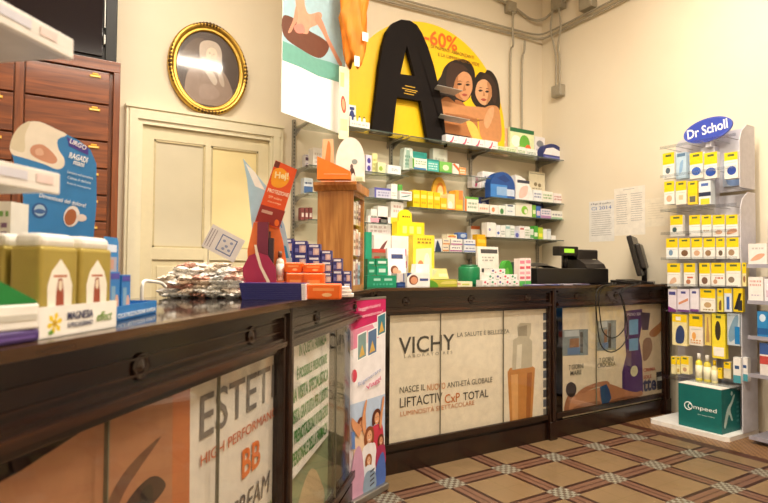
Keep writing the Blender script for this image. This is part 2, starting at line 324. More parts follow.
# ================================================================== COUNTERS
TOPM = mat('#1d1518', .07, spec=.7, var=.3, scale=90)
def counter_unit(name, label, L0, L1, loc, rotz, ts0, ts1, posts, mull):
    """front along local x, y goes inwards; ts = miter slope of the ends"""
    t = thing(name, label, 'counter', loc, rotz, 'glass-fronted mahogany counter bays')
    D = .5
    end = lambda x, y, s: x+s*y
    def plan(y0, y1, x0=L0, x1=L1): return [(end(x0, y0, ts0), y0), (end(x1, y0, ts1), y0), (end(x1, y1, ts1), y1), (end(x0, y1, ts0), y1)]
    MB().prism(plan(.03, D), MAH, 'z', 0, .13).build('plinth', t)
    MB().prism(plan(.012, .03), MAHV, 'z', .0, .11).build('plinth_board', t)
    m = MB(); m.prism(plan(.3, .32), MAH, 'z', .13, .875); m.prism(plan(.02, .32), MAH, 'z', .13, .137); m.build('cabinet_body', t)
    f = MB(); f.prism(plan(.012, .32), MAH, 'z', .875, .965); f.prism(plan(-.012, .02), MAHL, 'z', .868, .882); f.prism(plan(-.004, .02), MAH, 'z', .882, .892); f.prism(plan(-.006, .02), MAH, 'z', .955, .967)
    for z in (.908, .937):
        f.prism(plan(.006, .014, L0+.02, L1-.02), MAHL, 'z', z, z+.004)
    f.build('frieze', t)
    n = max(2, int((L1-L0)/.42)); xs_ = [L0+(L1-L0)*(k+.5)/n for k in range(n)]
    for x in xs_:
        g = MB(); g.M = Matrix.Translation((x, .012, .923)) @ Matrix.Rotation(R(90), 4, 'X')
        g.lathe([(.025, 0), (.025, .004), (.022, .007), (.018, .003), (.011, .003), (.007, .007), (.0, .008)], MAH, seg=24); g.build('rosette', t)
    for x in posts:
        p = MB(); p.box(x-.03, x+.03, -.006, .05, 0, .965, MAHV, .004); p.box(x-.014, x+.014, -.02, 0, .12, .985, MAHV, .006); p.box(x-.034, x+.034, -.014, .03, 0, .12, MAHV, .004); p.build('pilaster', t)
    MB().box(L0, L1, .004, .022, .13, .165, MAH, .003).build('glazing_rail', t); MB().box(L0, L1, .004, .022, .85, .868, MAH, .003).build('glazing_rail', t)
    xs2 = [L0]+mull+[L1]
    for a, b_ in zip(xs2, xs2[1:]):
        MB().box(a+.003, b_-.003, .012, .016, .165, .85, GLASS).build('glass_pane', t)
    for x in mull: MB().box(x-.0016, x+.0016, .010, .018, .165, .85, mat('#6a6654', .3)).build('pane_edge', t)
    return t
mp_ = .44
LD = 2.303
DL = (A0[0], A0[1], 0)
counter_unit('counter_cabinet', 'angled dark mahogany counter bay with large skincare poster, nearest the camera', -.9, 1.035, DL, DA, 0, 0, [1.035, -.87], [.227, .62])
counter_unit('counter_cabinet', 'angled mahogany counter bay holding the green-lettered notice, beside the roll-up banner', 1.066, LD, DL, DA, 0, mp_, [LD-.05], [1.66])
BX = 1.53; BY = 2.557
pxx = lambda x, y=350: float(onY(x, y, BY)[0])
counter_unit('counter_cabinet', 'straight mahogany counter bay with the serum bottle poster behind glass', 0, 1.40, (BX, BY, 0), 0, -mp_, 0, [.04, 1.385], [pxx(442)-BX, pxx(505)-BX])
counter_unit('counter_cabinet', 'straight mahogany counter bay with the sunbather poster, at the right end', 1.432, 2.70, (BX, BY, 0), 0, 0, 0, [2.67], [pxx(598)-BX])
def worktop(label, L0, L1, loc, rotz, s1, s0):
    t = thing('worktop', label, 'worktop', loc, rotz, 'polished dark counter tops')
    P = lambda y0, y1: [(L0+s0*y0, y0), (L1+s1*y0, y0), (L1+s1*y1, y1), (L0+s0*y1, y1)]
    MB().prism(P(.0, .52), TOPM, 'z', .985, 1.0).build('slab', t)
    MB().prism(P(-.03, .0), MAHT, 'z', .983, 1.0).prism(P(-.016, .52), MAH, 'z', .967, .983).build('wooden_edge', t)
worktop('polished dark top of the angled counter nearest the camera', -.9, LD, DL, DA, mp_, 0)
worktop('polished dark top of the straight counter below the glass shelves', 0, 2.70, (BX, BY, 0), 0, 0, -mp_)

# ---- posters behind the glass
def dM(t, z, n=.03): q = dg(t, n, z); return frame(q, (TV[0], TV[1], 0), (0, 0, 1))
# skincare poster
M = dM(-.35, .16, .03)
g = Pic(M); W = 1.37
g.lay([(.6, 0), (W, 0), (W, .70), (.62, .70), (.6, .69)], '#e3ddd0')
g.lay([(0, 0), (.87, 0), (.855, .70), (.62, .695), (.56, .685), (.42, .66), (.3, .65), (0, .635)], '#a87552')
g.lay([(.815, 0), (.885, 0), (.868, .70), (.80, .70)], '#b96e3e')
g.lay([(.56, .46), (.60, .54), (.66, .585), (.76, .61), (.70, .575), (.65, .545), (.61, .50)], '#6a4632', smooth=4)
g.lay([(.63, .50), (.68, .535), (.74, .54), (.78, .505), (.71, .485)], '#3a2620', smooth=5)
g.lay([(.1, .2), (.3, .42), (.42, .5), (.36, .3), (.3, .1)], '#9a6848', smooth=4)
g.ell(.715, .51, .022, .022, '#171214')
po = tag(g.build('skincare_poster'), 'large poster of a face with grey lettering, behind glass of the nearest counter bay', 'poster')
txt('ESTETIC', T(.912, .555, .002, M), .10, .56, '#75706a', po, .005)
txt('HIGH PERFORMANCE', T(.915, .497, .003, M), .026, .48, '#c5673a', po)
txt('BB', T(1.135, .39, .003, M), .075, .12, '#d96f24', po, .02)
txt('CREAM', T(1.06, .29, .003, M), .06, .27, '#5c5a55', po, shear=.2)
txt('new age visible', T(1.15, .235, .003, M), .026, .2, '#7d8a3c', po, shear=.3)
# green lettered notice
M = dM(1.085, .40, .03); g = Pic(M); g.lay([(0, 0), (.53, .03), (.53, .455), (0, .455)], '#f6f5ee')
po = tag(g.build('pharmacy_notice'), 'white notice with green capital lettering behind glass, left of the banner', 'notice')
for k, (s, w_, al) in enumerate([('IN QUESTA FARMACIA', .33, .15), ('È POSSIBILE PRENOTARE', .36, .13), ('UNA VISITA SPECIALISTICA', .46, .05), ("E VISITA GRATUITA PER L'UDITO", .46, .05), ('PER PRENOTAZIONI RIVOLGERSI', .46, .05), ('AL PERSONALE DELLA FARMACIA', .46, .05)]):
    txt(s, T(al, .395-k*.070, .002, M), .047, w_, '#3d8a3a', po, .02)
g = Pic(dM(1.12, .15, .05)); g.rect(0, 0, .62, .26, '#8fa27a'); g.lay([(.1, 0), (.2, .14), (.33, .2), (.45, .12), (.5, 0)], '#cdb98e', smooth=4)
tag(g.build('leaf_poster'), 'dim green landscape poster below the green-lettered notice', 'poster')
g = Pic(dM(1.68, .16, .05)); g.rect(0, 0, .5, .6, '#4d4a34'); g.lay([(.05, .2), (.2, .5), (.4, .45), (.45, .1)], '#656344', smooth=4)
tag(g.build('dark_poster'), 'dark olive poster in the counter behind the roll-up banner', 'poster')

# serum poster (straight counter)
YP = BY+.028
def bx(px, py): p = onY(px, py, YP); return p[0], p[2]
x0, zt = bx(390, 318); x1, _ = bx(548, 311); zb = bx(470, 433)[1]; zt = .865; W = x1-x0; H = zt-zb
M = frame((x0, YP, zb), (1, 0, 0), (0, 0, 1)); g = Pic(M)
g.rect(0, 0, W, H, '#efe6d0')
def L_(px, py): a, b_ = bx(px, py); return a-x0, b_-zb
bl = lambda pts: [L_(*p) for p in pts]
g.lay(bl([(510, 425), (507.5, 372), (510, 368), (532, 366), (535, 368), (532, 422)]), '#c98a45')
g.lay(bl([(512.5, 424), (511, 375), (518, 374), (518, 423)]), '#e2ad6d'); g.lay(bl([(526, 420), (527, 373), (532, 372), (530, 419)]), '#a8662a')
g.lay(bl([(512, 370), (513, 340), (518, 337), (517, 327), (520, 323), (531, 323), (531, 333), (529, 338), (532, 341), (532, 367)]), '#c8c0a8')
g.lay(bl([(516, 369), (517, 345), (522, 344), (521, 368)]), '#e9e3cf'); g.lay(bl([(518, 336), (518, 327), (527, 325), (527, 336)]), '#a49b86')
for k in range(11):
    y0_ = 313+k*9.6
    g.lay(bl([(543, y0_), (547.5, y0_-.5), (547.5, y0_+7), (543, y0_+7.5)]), ['#59616b', '#7c7a72', '#3f454d'][k % 3])
po = tag(g.build('serum_poster'), 'cream poster with an orange serum bottle behind the counter glass', 'poster')
def ptxt(s, xa, xb, yb, hpx, col, bold=.0, o=None, MM=None, LL=None, nm='lettering'):
    LL = LL or L_; a = LL(xa, yb); b_ = LL(xb, yb); hh = LL(xa, yb-hpx)[1]-a[1]
    return txt(s, T(a[0], a[1], g.top, MM or M), hh, b_[0]-a[0], col, o or po, bold, nm)
ptxt('VICHY', 398.5, 454, 354.5, 17, '#33342e', .008)
ptxt('L A B O R A T O I R E S', 404, 452, 358, 3, '#8f8a78')
ptxt('LA SALUTE È BELLEZZA', 457, 509, 337, 5.5, '#6d6a5a')
ptxt('NASCE IL', 399.5, 425, 393.5, 6.5, '#5b5848'); ptxt('NUOVO', 427, 445, 391, 6.5, '#cf8a4a'); ptxt('ANTI-ETÀ GLOBALE', 447, 492, 388, 7, '#5b5848')
ptxt('LIFTACTIV', 399.5, 442, 408, 10, '#3c3b33', .003); ptxt('CxP', 444.5, 459.5, 403.5, 9, '#cf7a33', .006); ptxt('TOTAL', 463, 488, 400.5, 8, '#3c3b33', .003)
ptxt('LUMINOSITÀ SPETTACOLARE', 400, 474, 416.5, 6, '#d08a55')

# sunbather poster
x0, _ = bx(562.5, 311); x1, _ = bx(662, 305); zb = bx(600, 411)[1]; W = x1-x0; zt = .865; H = zt-zb
M = frame((x0, YP, zb), (1, 0, 0), (0, 0, 1)); g = Pic(M)
g.rect(0, 0, W, H, '#dccfb4')
g.rect(L_(640, 350)[0], 0, W, H*.97, '#cdb998')
for (xa, xb, ya, yb, c1) in ((562.5, 588, 330, 356, '#7f8a8c'), (597, 616, 321, 351, '#7f8a8c')):
    g.lay(bl([(xa, ya), (xb, ya-1), (xb, yb-1), (xa, yb)]), c1)
    g.lay(bl([(xa+2, ya+1), (xb-9, ya), (xb-9, ya+6), (xa+2, ya+7)]), '#b4bdc0'); g.lay(bl([(xa+7, ya+9), (xb-9, ya+8), (xb-9, yb-9), (xa+7, yb-8)]), '#8f6a4c')
    g.lay(bl([(xb-8, ya+2), (xb-5, ya+2), (xb-5, yb-3), (xb-8, yb-3)]), '#4e4a42'); g.lay(bl([(xa+5, yb-8), (xb-8, yb-9), (xb-8, yb-2), (xa+5, yb-1)]), '#5d7aa0')
g.lay(bl([(624, 311), (642, 309), (642, 323), (639, 340), (642, 360), (643, 392), (622, 396), (622, 372), (626, 355), (624, 330)]), '#4d2a66')
g.lay(bl([(629, 320), (638, 319), (638, 334), (629, 335)]), '#6f9fc4'); g.lay(bl([(629, 339), (638, 338), (638, 350), (629, 351)]), '#6f9fc4')
a = L_(634, 371); g.ell(a[0], a[1], .045, .04, '#c9c7a0')
g.lay(bl([(640, 312), (650, 313), (648, 330), (642, 330)]), '#4a3a4c')
g.lay(bl([(650, 331), (660, 322), (664, 313), (668, 315), (664, 326), (656, 336), (650, 336)]), '#a26b3e', smooth=4)
g.lay(bl([(643, 341), (650, 338), (652, 348), (648, 358), (643, 360)]), '#8d6b52', smooth=4)
g.lay(bl([(656, 372), (664, 371), (665, 388), (657, 390)]), '#24242a'); g.lay(bl([(657, 377), (663, 376), (663, 380), (657, 381)]), '#b8b4a8')
# the man
g.lay(bl([(564, 413), (564.5, 404), (567.5, 396), (572, 391), (575, 393), (571, 400), (569, 408), (569, 412)]), '#9a6440', smooth=3)
g.lay(bl([(569, 411.5), (570, 403), (574, 396), (581, 391), (590, 390), (598, 388), (604, 389), (604, 400), (600, 406.5), (590, 409), (578, 411)]), '#b97f55', smooth=3)
g.lay(bl([(572, 409), (580, 404), (590, 402), (599, 401), (600, 406.5), (590, 409), (578, 411)]), '#94603d', smooth=3)
g.lay(bl([(577, 393), (583, 388), (592, 384), (601, 381.5), (607, 381), (609.5, 384), (606, 386), (598, 386.5), (590, 389.5), (583, 393)]), '#a96f48', smooth=3)
g.lay(bl([(600, 388), (608, 384), (616, 386), (626, 390), (636, 392), (641, 390.5), (642, 394.5), (634, 398), (622, 399), (612, 402), (604, 406), (600, 400)]), '#b0764d', smooth=3)
g.lay(bl([(604, 404), (614, 399), (626, 396.5), (638, 396), (634, 398), (622, 399.5), (612, 402.5)]), '#8a5838', smooth=3)
g.lay(bl([(599.5, 387), (606, 384), (609, 390), (611, 398), (607, 404.5), (602, 406), (600.5, 398)]), '#26406f')
g.lay(bl([(565.5, 389), (567, 384), (571, 382), (575, 384.5), (576, 390), (574, 395.5), (570, 397), (566.5, 394)]), '#2e1f19', smooth=3)
po = tag(g.build('sunbather_poster'), 'sun-care poster of a man lying in blue trunks behind the counter glass', 'poster')
for (s, xa, xb, yb, h_, c_, bo) in (('7 GIORNI', 568.5, 583, 370, 5, '#57503f', .01), ('MARE', 570, 581, 375.5, 4.5, '#57503f', .01), ('7 GIORNI', 599, 613, 363, 5, '#57503f', .01), ('CROCIERA', 597, 615, 368, 4.5, '#57503f', .01), ('tte', 642.5, 656, 392, 13, '#2c3155', .03), ('MENO 300', 627, 640, 316, 3, '#d9d2e0', .0), ('CREMA', 643, 655, 372, 3.5, '#b04a34', .02), ('SOLE', 643, 651, 379, 3.5, '#b04a34', .02)):
    ptxt(s, xa, xb, yb, h_, c_, bo)

# roll-up banner in front of the counter corner
pa = onD(350, 400, 2.62)[:2]; pb = onD(385, 400, 2.86)[:2]; W = float(np.linalg.norm(pb-pa)); ang = math.atan2(pb[1]-pa[1], pb[0]-pa[0])
t = thing('roll_up_banner', 'slim pink and white roll-up banner with a family photo, in front of the counter corner', 'banner', (float(pa[0]), float(pa[1]), 0), ang)
MB().box(0, W, -.03, .05, .0, .035, STEEL, .008).build('base', t); MB().cyl((W/2, .028, .03), (W/2, .028, .955), .006, STEEL).build('pole', t)
MB().box(-.002, W+.002, -.002, .006, .95, .962, STEEL, .002).build('top_rail', t)
g = Pic(FRONT); H = .95; g.M = Matrix.Translation((0, 0, .01)) @ FRONT
g.rect(0, .02, W, H, '#f1eef2'); g.lay([(0, .80), (W, .84), (W, H), (0, H)], '#c81e63'); g.rect(0, .25, W, .46, '#b9cdea')
g.lay([(0, .80), (W*.6, .82), (W*.8, .75), (0, .71)], '#e08aa8')
for k, (u0, v0, u1, v1, c_) in enumerate(((.2, .66, .42, .78, '#7f9c9a'), (.48, .67, .72, .79, '#56729a'), (.76, .76, .98, .86, '#3f7f8f'))):
    g.lay([(u0*W-.006, v0-.008), (u1*W+.006, v0+.008), (u1*W+.006, v1+.015), (u0*W-.006, v1)], '#ffffff'); g.lay([(u0*W, v0), (u1*W, v0+.012), (u1*W, v1+.008), (u0*W, v1-.006)], c_)
    g.lay([(u0*W+.01, v0+.01), (u1*W-.01, v0+.02), ((u0+u1)/2*W, v0+.07)], '#d9b05a')
g.ell(.1*W, .59, .022, .03, '#d0455a')
# family photo
for (cx, cy, s_, hair, skin, shirt, dy) in ((.30, .335, .8, '#7a3a1c', '#d89a72', '#e8c8a8', .03), (.74, .345, .85, '#5a2818', '#dda27c', '#c83a52', .0), (.52, .27, .9, '#8a4a24', '#e0a884', '#eceaf0', -.02), (.86, .23, .6, '#6a3018', '#d89a78', '#a8305a', 0), (.5, .16, .6, '#9a5a2c', '#e2b090', '#dfe6f2', 0)):
    X = cx*W; q = .045*s_
    g.lay([(X-q*1.5, cy-q*4.5), (X-q*1.4, cy-q*1.2), (X-q*.6, cy-q*.6), (X+q*.6, cy-q*.6), (X+q*1.4, cy-q*1.2), (X+q*1.5, cy-q*4.5)], shirt, smooth=3)
    g.lay([(X-q*.9, cy-q*.6), (X-q*1.0, cy+q*.6), (X-q*.4, cy+q*1.4), (X+q*.5, cy+q*1.35), (X+q*1.0, cy+q*.5), (X+q*.8, cy-q*.7), (X, cy-q*.2)], hair, smooth=3); g.ell(X+q*.05, cy+q*.25, q*.55, q*.75, skin)
    g.lay([(X-q*.25, cy-q*.05), (X, cy-q*.2), (X+q*.3, cy-q*.03), (X, cy-q*.1)], '#ffffff'); g.ell(X-q*.2, cy+q*.4, q*.08, q*.05, '#3a2018', 6); g.ell(X+q*.25, cy+q*.4, q*.08, q*.05, '#3a2018', 6)
    g.lay([(X-q*1.0, cy+q*.2), (X-q*.8, cy+q*1.1), (X-q*.1, cy+q*1.45), (X-q*.5, cy+q*.8)], hair, smooth=3)
for pts in ([(.36, .30), (.30, .36), (.34, .42), (.40, .46), (.44, .455), (.40, .40), (.42, .33)], [(.80, .32), (.86, .40), (.90, .45), (.95, .44), (.90, .37), (.86, .30)], [(.22, .30), (.08, .34), (.02, .37), (.03, .40), (.12, .38), (.28, .34)]):
    g.lay([(u*W, v) for u, v in pts], '#d8986e', smooth=3)
g.lay([(.02*W, .02), (.06*W, .20), (.22*W, .26), (.34*W, .18), (.36*W, .02)], '#c89ab8', smooth=3); g.lay([(.70*W, .02), (.72*W, .12), (.9*W, .18), (.99*W, .12), (.98*W, .02)], '#4a6ab8', smooth=3); g.lay([(.02*W, .26), (.0, .34), (.10*W, .33), (.12*W, .25)], '#5f86c8')
g.lay([(.36*W, .02), (.38*W, .10), (.5*W, .12), (.68*W, .10), (.70*W, .02)], '#8aa0b8', smooth=3)
for k in range(4): g.lay([(.54*W, .04+k*.022), (.66*W, .048+k*.022), (.66*W, .056+k*.022), (.54*W, .048+k*.022)], '#3c3a48')
ban = g.build('printed_panel', t)
Mb = g.M
txt('legg\u00e8rissimi', T(.18*W, .885, g.top, Mb, .08), .022, .62*W, '#f3d5e2', t); txt('protezione!', T(.14*W, .85, g.top, Mb, .08), .02, .74*W, '#f3d5e2', t)
txt('Rigenerare', T(.2*W, .53, g.top, Mb, .25), .026, .66*W, '#9aa3c8', t); txt('Viaggi', T(.42*W, .50, g.top, Mb, .25), .03, .44*W, '#d46a8e', t, .01)

# ================================================================== GENERIC PRODUCTS
def deco(g, W, H, items):
    for it in items:
        k = it[0]
        if k == 'r': g.rect(it[1]*W, it[2]*H, it[3]*W, it[4]*H, it[5])
        elif k == 'e': g.ell(it[1]*W, it[2]*H, it[3]*W, it[4]*H, it[5], 16)
        elif k == 'p': g.lay([(a*W, b*H) for a, b in it[1]], it[2], smooth=it[3] if len(it) > 3 else 0)
        elif k == 'l':
            _, n, u0, v0, u1, v1, c_ = it
            rnd = random.Random(int((u0+v0*7+W*999+n)*1000))
            for i in range(n):
                vv = v1+(v0-v1)*(i+.8)/n; x = u0
                while x < u1-.02:
                    w_ = min(u1-x, .06+rnd.random()*.16); g.rect(x*W, vv*H, (x+w_*.8)*W, (vv+(v1-v0)/n*.55)*H, c_); x += w_+.03
        g.k = min(g.k, 4)
def prod(name, label, cat, loc, rotz, W, H, D, base, items=(), group=None, shape='box', side=None, parent=None, lean=0, rough=.45):
    """origin at the middle of the lower front edge; front face looks along local -y"""
    g = MB(); m = mat(base, rough); sd = mat(side, rough) if side else m
    if shape == 'box': g.box(-W/2, W/2, .0006, D, 0, H, sd); g.box(-W/2, W/2, 0, .0008, 0, H, m)
    elif shape == 'round': g.bbox(-W/2, W/2, 0, D, 0, H, m, min(W, D, H)*.22)
    elif shape == 'dome':
        P = [(-W/2, 0), (W/2, 0), (W/2, H*.45)]+[(W/2*math.cos(R(a)), H*.45+H*.55*math.sin(R(a))) for a in range(10, 171, 10)]+[(-W/2, H*.45)]
        g.prism(P, m, 'y', 0, D, sd)
    elif shape == 'qdome':
        P = [(-W/2, 0), (W/2, 0)]+[(-W/2+W*math.cos(R(a)), H*.12+H*.88*math.sin(R(a))) for a in range(0, 91, 9)]
        g.prism(P, m, 'y', 0, D, sd)
    elif shape == 'wedge': g.prism([(0, 0), (D, 0), (D, H), (D*.9, H), (0, H*.35)], m, 'x', -W/2, W/2)
    elif shape == 'tent': g.prism([(-W/2, 0), (W/2, 0), (W*.36, H), (-W*.36, H)], m, 'y', 0, D)
    elif shape == 'bottle':
        r = W/2; g.lathe([(r*.92, 0), (r, .05*H), (r, .62*H), (r*.8, .72*H), (r*.4, .76*H), (r*.4, .8*H)], m, (0, r, 0), 16); g.lathe([(r*.5, .79*H), (r*.5, H), (r*.45, H)], sd, (0, r, 0), 16)
    if items:
        if shape == 'bottle': g.lathe([(W/2*1.01, .12*H), (W/2*1.01, .58*H)], mat(items[0][-1], .4), (0, W/2, 0), 16)
        else:
            pc = Pic(Matrix.Translation((-W/2, 0, 0)) @ FRONT); pc.k = 1; deco(pc, W, H, items)
            o_ = len(g.v); g.v += pc.v; g.f += [[i+o_ for i in f] for f in pc.f]; idx = [g.mi(q) for q in pc.mats]; g.m += [idx[i] for i in pc.m]; g.sm += pc.sm
    o = g.build(name, parent, loc, rotz)
    if lean: o.rotation_euler.x = lean
    if label: tag(o, label, cat, group)
    return o
PM = {}
def shelfitem(a, b, yt, z, Y, D, base, items, label, name='medicine_box', cat='box', group='boxes on the glass wall shelves', **kw):
    p0 = onY(a, yt, Y); p1 = onY(b, yt, Y); H = (p0[2]+p1[2])/2-z
    return prod(name, label, cat, (float(p0[0]+p1[0])/2, Y, z), 0, float(p1[0]-p0[0])-.002, float(H), D, base, items, group, **kw)
def span(a, b, y, d0, d1=None):
    p0 = onD(a, y, d0); p1 = onD(b, y, d1 or d0); W = float(np.hypot(*(p1-p0)[:2])); return (float(p0[0]+p1[0])/2, float(p0[1]+p1[1])/2), math.atan2(p1[1]-p0[1], p1[0]-p0[0]), W
def citem(a, b, yt, d0, d1, D, base, items, label, name='medicine_box', cat='box', z=1.0, group=None, **kw):
    (x, y), rz, W = span(a, b, yt, d0, d1); H = EYE+(268.5-yt)*((d0+(d1 or d0))/2)/F_-z
    return prod(name, label, cat, (x, y, z), rz, W-.001, H, D, base, items, group, **kw)

# ================================================================== LEFT: DRAWER CABINET
CY_ = 3.5
t = thing('drawer_cabinet', 'tall brown wooden pharmacy drawer cabinet with brass label holders, left of the door', 'cabinet', (-.2, CY_, 0))
ox = .2
b = MB(); b.box(-1.0+ox, .425+ox, .03, .39, .0, 2.26, CABV); b.box(-1.0+ox, .425+ox, 0, .03, 2.2, 2.262, CAB, .003); b.box(.39+ox, .425+ox, 0, .03, 0, 2.2, CABV, .003)
b.box(-.076+ox, -.036+ox, .004, .03, 0, 2.2, CABV, .003); b.box(-.6+ox, -.56+ox, .004, .03, 0, 2.2, CABV, .003); b.box(-1+ox, .425+ox, 0, .03, 0, .1, CAB, .003); b.build('carcass', t)
zs_ = [2.197, 2.009, 1.80, 1.648, 1.498, 1.352, 1.205, 1.06, .91, .76, .6, .44, .27, .1]
for (xa, xb) in ((-.036, .375), (-.56, -.076)):
    for z1, z0 in zip(zs_, zs_[1:]):
        dr = MB().box(xa+ox+.005, xb+ox-.005, .008, .032, z0+.005, z1-.004, CAB, .004).build('drawer', t)
        xr = xb+ox-.05; h = MB(); zt_ = z1-.028
        h.box(xr-.055, xr, .002, .009, zt_-.014, zt_, BRASS, .002); h.box(xr-.042, xr-.013, .0, .009, zt_, zt_+.010, BRASS, .002); h.box(xr-.05, xr-.005, .0005, .004, zt_-.011, zt_-.004, mat('#f0d680', .4)); h.build('label_holder', dr)
t = thing('glass_cabinet', 'black cabinet with dark glass door standing on top of the wooden drawer cabinet', 'cabinet', (-.2, CY_, 2.262))
DK = mat('#0b090a', .5)
b = MB(); b.box(-.8+ox, .405+ox, .02, .36, 0, 1.3, DK, .004); b.build('body', t)
b = MB(); b.box(-.15+ox, .33+ox, .008, .02, .02, 1.27, mat('#171016', .12), .003); b.build('door', t)
b = MB(); b.box(.345+ox, .40+ox, .004, .02, 0, 1.3, DK, .003); b.build('door_frame', t)
b = MB(); b.box(.335+ox, .342+ox, -.004, .02, .18, .42, STEEL, .002); b.box(.334+ox, .343+ox, -.006, .02, .085, .14, STEEL, .002); b.build('handle', t)

# ================================================================== OVAL PORTRAIT
t = thing('oval_portrait', 'gilded oval picture frame with an old portrait, hung above the door', 'picture', (1.018, YB-.003, 2.455))
def ering(rx, rz, prof, m, seg=72):
    vs = []; n = len(prof)
    for k in range(seg):
        a = 2*math.pi*k/seg
        for q, h in prof: vs.append(((rx+q)*math.cos(a), -h, (rz+q)*math.sin(a)))
    return MB().add(vs, [(k*n+j, k*n+(j+1) % n, ((k+1) % seg)*n+(j+1) % n, ((k+1) % seg)*n+j) for k in range(seg) for j in range(n)], m, True)
GB = mat('#5a3f16', .5, .5, var=.5, scale=60)
ering(.215, .262, [(-.004, 0), (-.004, .018), (.006, .026), (.014, .018), (.02, .03), (.034, .046), (.048, .04), (.054, .022), (.054, 0)], GOLD).build('frame', t)
for a0 in (90, 0, 180, 270):
    orn = MB()
    for k in range(-5, 6):
        a = R(a0+k*5.0); x, z = (.254*math.cos(a), .301*math.sin(a)); s_ = .017*(1-abs(k)*.07)
        bm = bmesh.new(); bmesh.ops.create_icosphere(bm, subdivisions=1, radius=1); bm.verts.index_update()
        orn.add([(x+v.co.x*s_, -.038+v.co.y*s_*.7, z+v.co.z*s_) for v in bm.verts], [[v.index for v in f.verts] for f in bm.faces], GB, True); bm.free()
    orn.build('carved_ornament', t)
g = Pic(FRONT); g.M = Matrix.Translation((0, -.008, 0)) @ FRONT
g.ell(0, 0, .212, .26, '#4e3f38', 48)
g.lay([(-.17, .10), (-.10, .19), (-.03, .20), (.03, .12), (0, .0), (-.12, -.04), (-.18, .02)], '#6a5648', smooth=4)
g.lay([(-.15, -.2), (-.14, -.05), (-.07, .03), (.04, .04), (.12, -.02), (.17, -.15), (.10, -.235), (-.08, -.24)], '#9a8476', smooth=4)
g.lay([(-.06, .16), (-.01, .20), (.06, .19), (.09, .13), (.08, .06), (.02, .02), (-.05, .05)], '#c9b8a8', smooth=4)
g.ell(.02, .105, .038, .052, '#e6d2bc', 20, rot=-.15)
g.ell(.008, .115, .006, .003, '#4a3830', 8); g.ell(.036, .112, .006, .003, '#4a3830', 8); g.lay([(.02, .112), (.03, .092), (.021, .09)], '#b09684'); g.ell(.024, .078, .011, .003, '#8a5a50', 8)
g.lay([(-.05, .04), (.0, .02), (.06, -.06), (.04, -.10), (-.02, -.02)], '#c9bbac', smooth=4); g.lay([(.06, .02), (.10, -.03), (.11, -.1), (.08, -.08)], '#bfae9e', smooth=4)
g.lay([(-.05, -.12), (.02, -.1), (.08, -.15), (.04, -.2), (-.05, -.2)], '#a58f82', smooth=4)
g.build('portrait', t)
g = Pic(FRONT); g.M = Matrix.Translation((0, -.013, 0)) @ FRONT; g.lay([(.213*math.cos(R(a)), .261*math.sin(R(a))) for a in range(0, 360, 8)], '', m=glassmat('picture_glass', '#ffffff', .05, .08)); g.build('glass', t)

# ================================================================== GLASS WALL SHELVING
SF, SB = 3.62, 3.885; UP = [1.65, 2.507, 3.362, 4.22]
for x, w_ in zip(UP, ('leftmost, next to the door frame', 'second from the door', 'third from the door', 'rightmost, near the wall corner')):
    g = MB(); g.box(x-.012, x+.012, 3.878, 3.899, .0, 2.2, STEEL)
    for k in range(46): g.box(x-.003, x+.003, 3.8765, 3.8785, 1.0+k*.026, 1.012+k*.026, BLACK)
    tag(g.build('slotted_upright'), 'slotted metal shelf upright on the wall, '+w_, 'shelf upright', 'slotted uprights of the glass shelving')
Zt = 2.145
SH = {'A0': (1.655, 2.5, Zt), 'B0': (2.514, 3.355, Zt), 'C0': (3.369, 4.285, Zt), 'A1': (1.655, 2.5, 1.828), 'A2': (1.655, 2.5, 1.637), 'A3': (1.655, 2.5, 1.446), 'A4': (1.655, 2.5, 1.245),
      'B1': (2.514, 3.355, 1.888), 'B2': (2.514, 3.355, 1.588), 'B3': (2.514, 3.355, 1.245), 'Cs': (3.369, 3.62, 1.822), 'C1': (3.369, 4.285, 1.73), 'C2': (3.369, 4.285, 1.580), 'C3': (3.369, 4.285, 1.384)}
bay = {'A': 'left', 'B': 'middle', 'C': 'right'}; lev = {'0': 'top', '1': 'second', '2': 'third', '3': 'fourth', '4': 'fifth', 's': 'short upper'}
for k, (x0, x1, z) in SH.items():
    t = thing('glass_shelf', f'{lev[k[1]]} glass shelf with metal brackets in the {bay[k[0]]} bay of the wall shelving', 'shelf', (x0, SF, z-.008), 0, 'glass shelves on the back wall')
    fy = .11 if k == 'Cs' else 0
    MB().box(0, x1-x0, fy, .262, 0, .008, SHGL).build('glass', t); MB().box(0, x1-x0, fy-.002, fy, 0, .008, GREDGE).build('front_edge', t)
    xr_ = (x1-x0-.03) if x1 < 4 else 4.22-x0
    for xx in (.012, xr_): MB().prism([(.268, -.055), (.268, 0), (fy+.03, 0), (fy+.03, -.008), (.2, -.022)], STEEL, 'x', xx-.004, xx+.004).build('bracket', t)
sz = lambda k: SH[k][2]+.0005

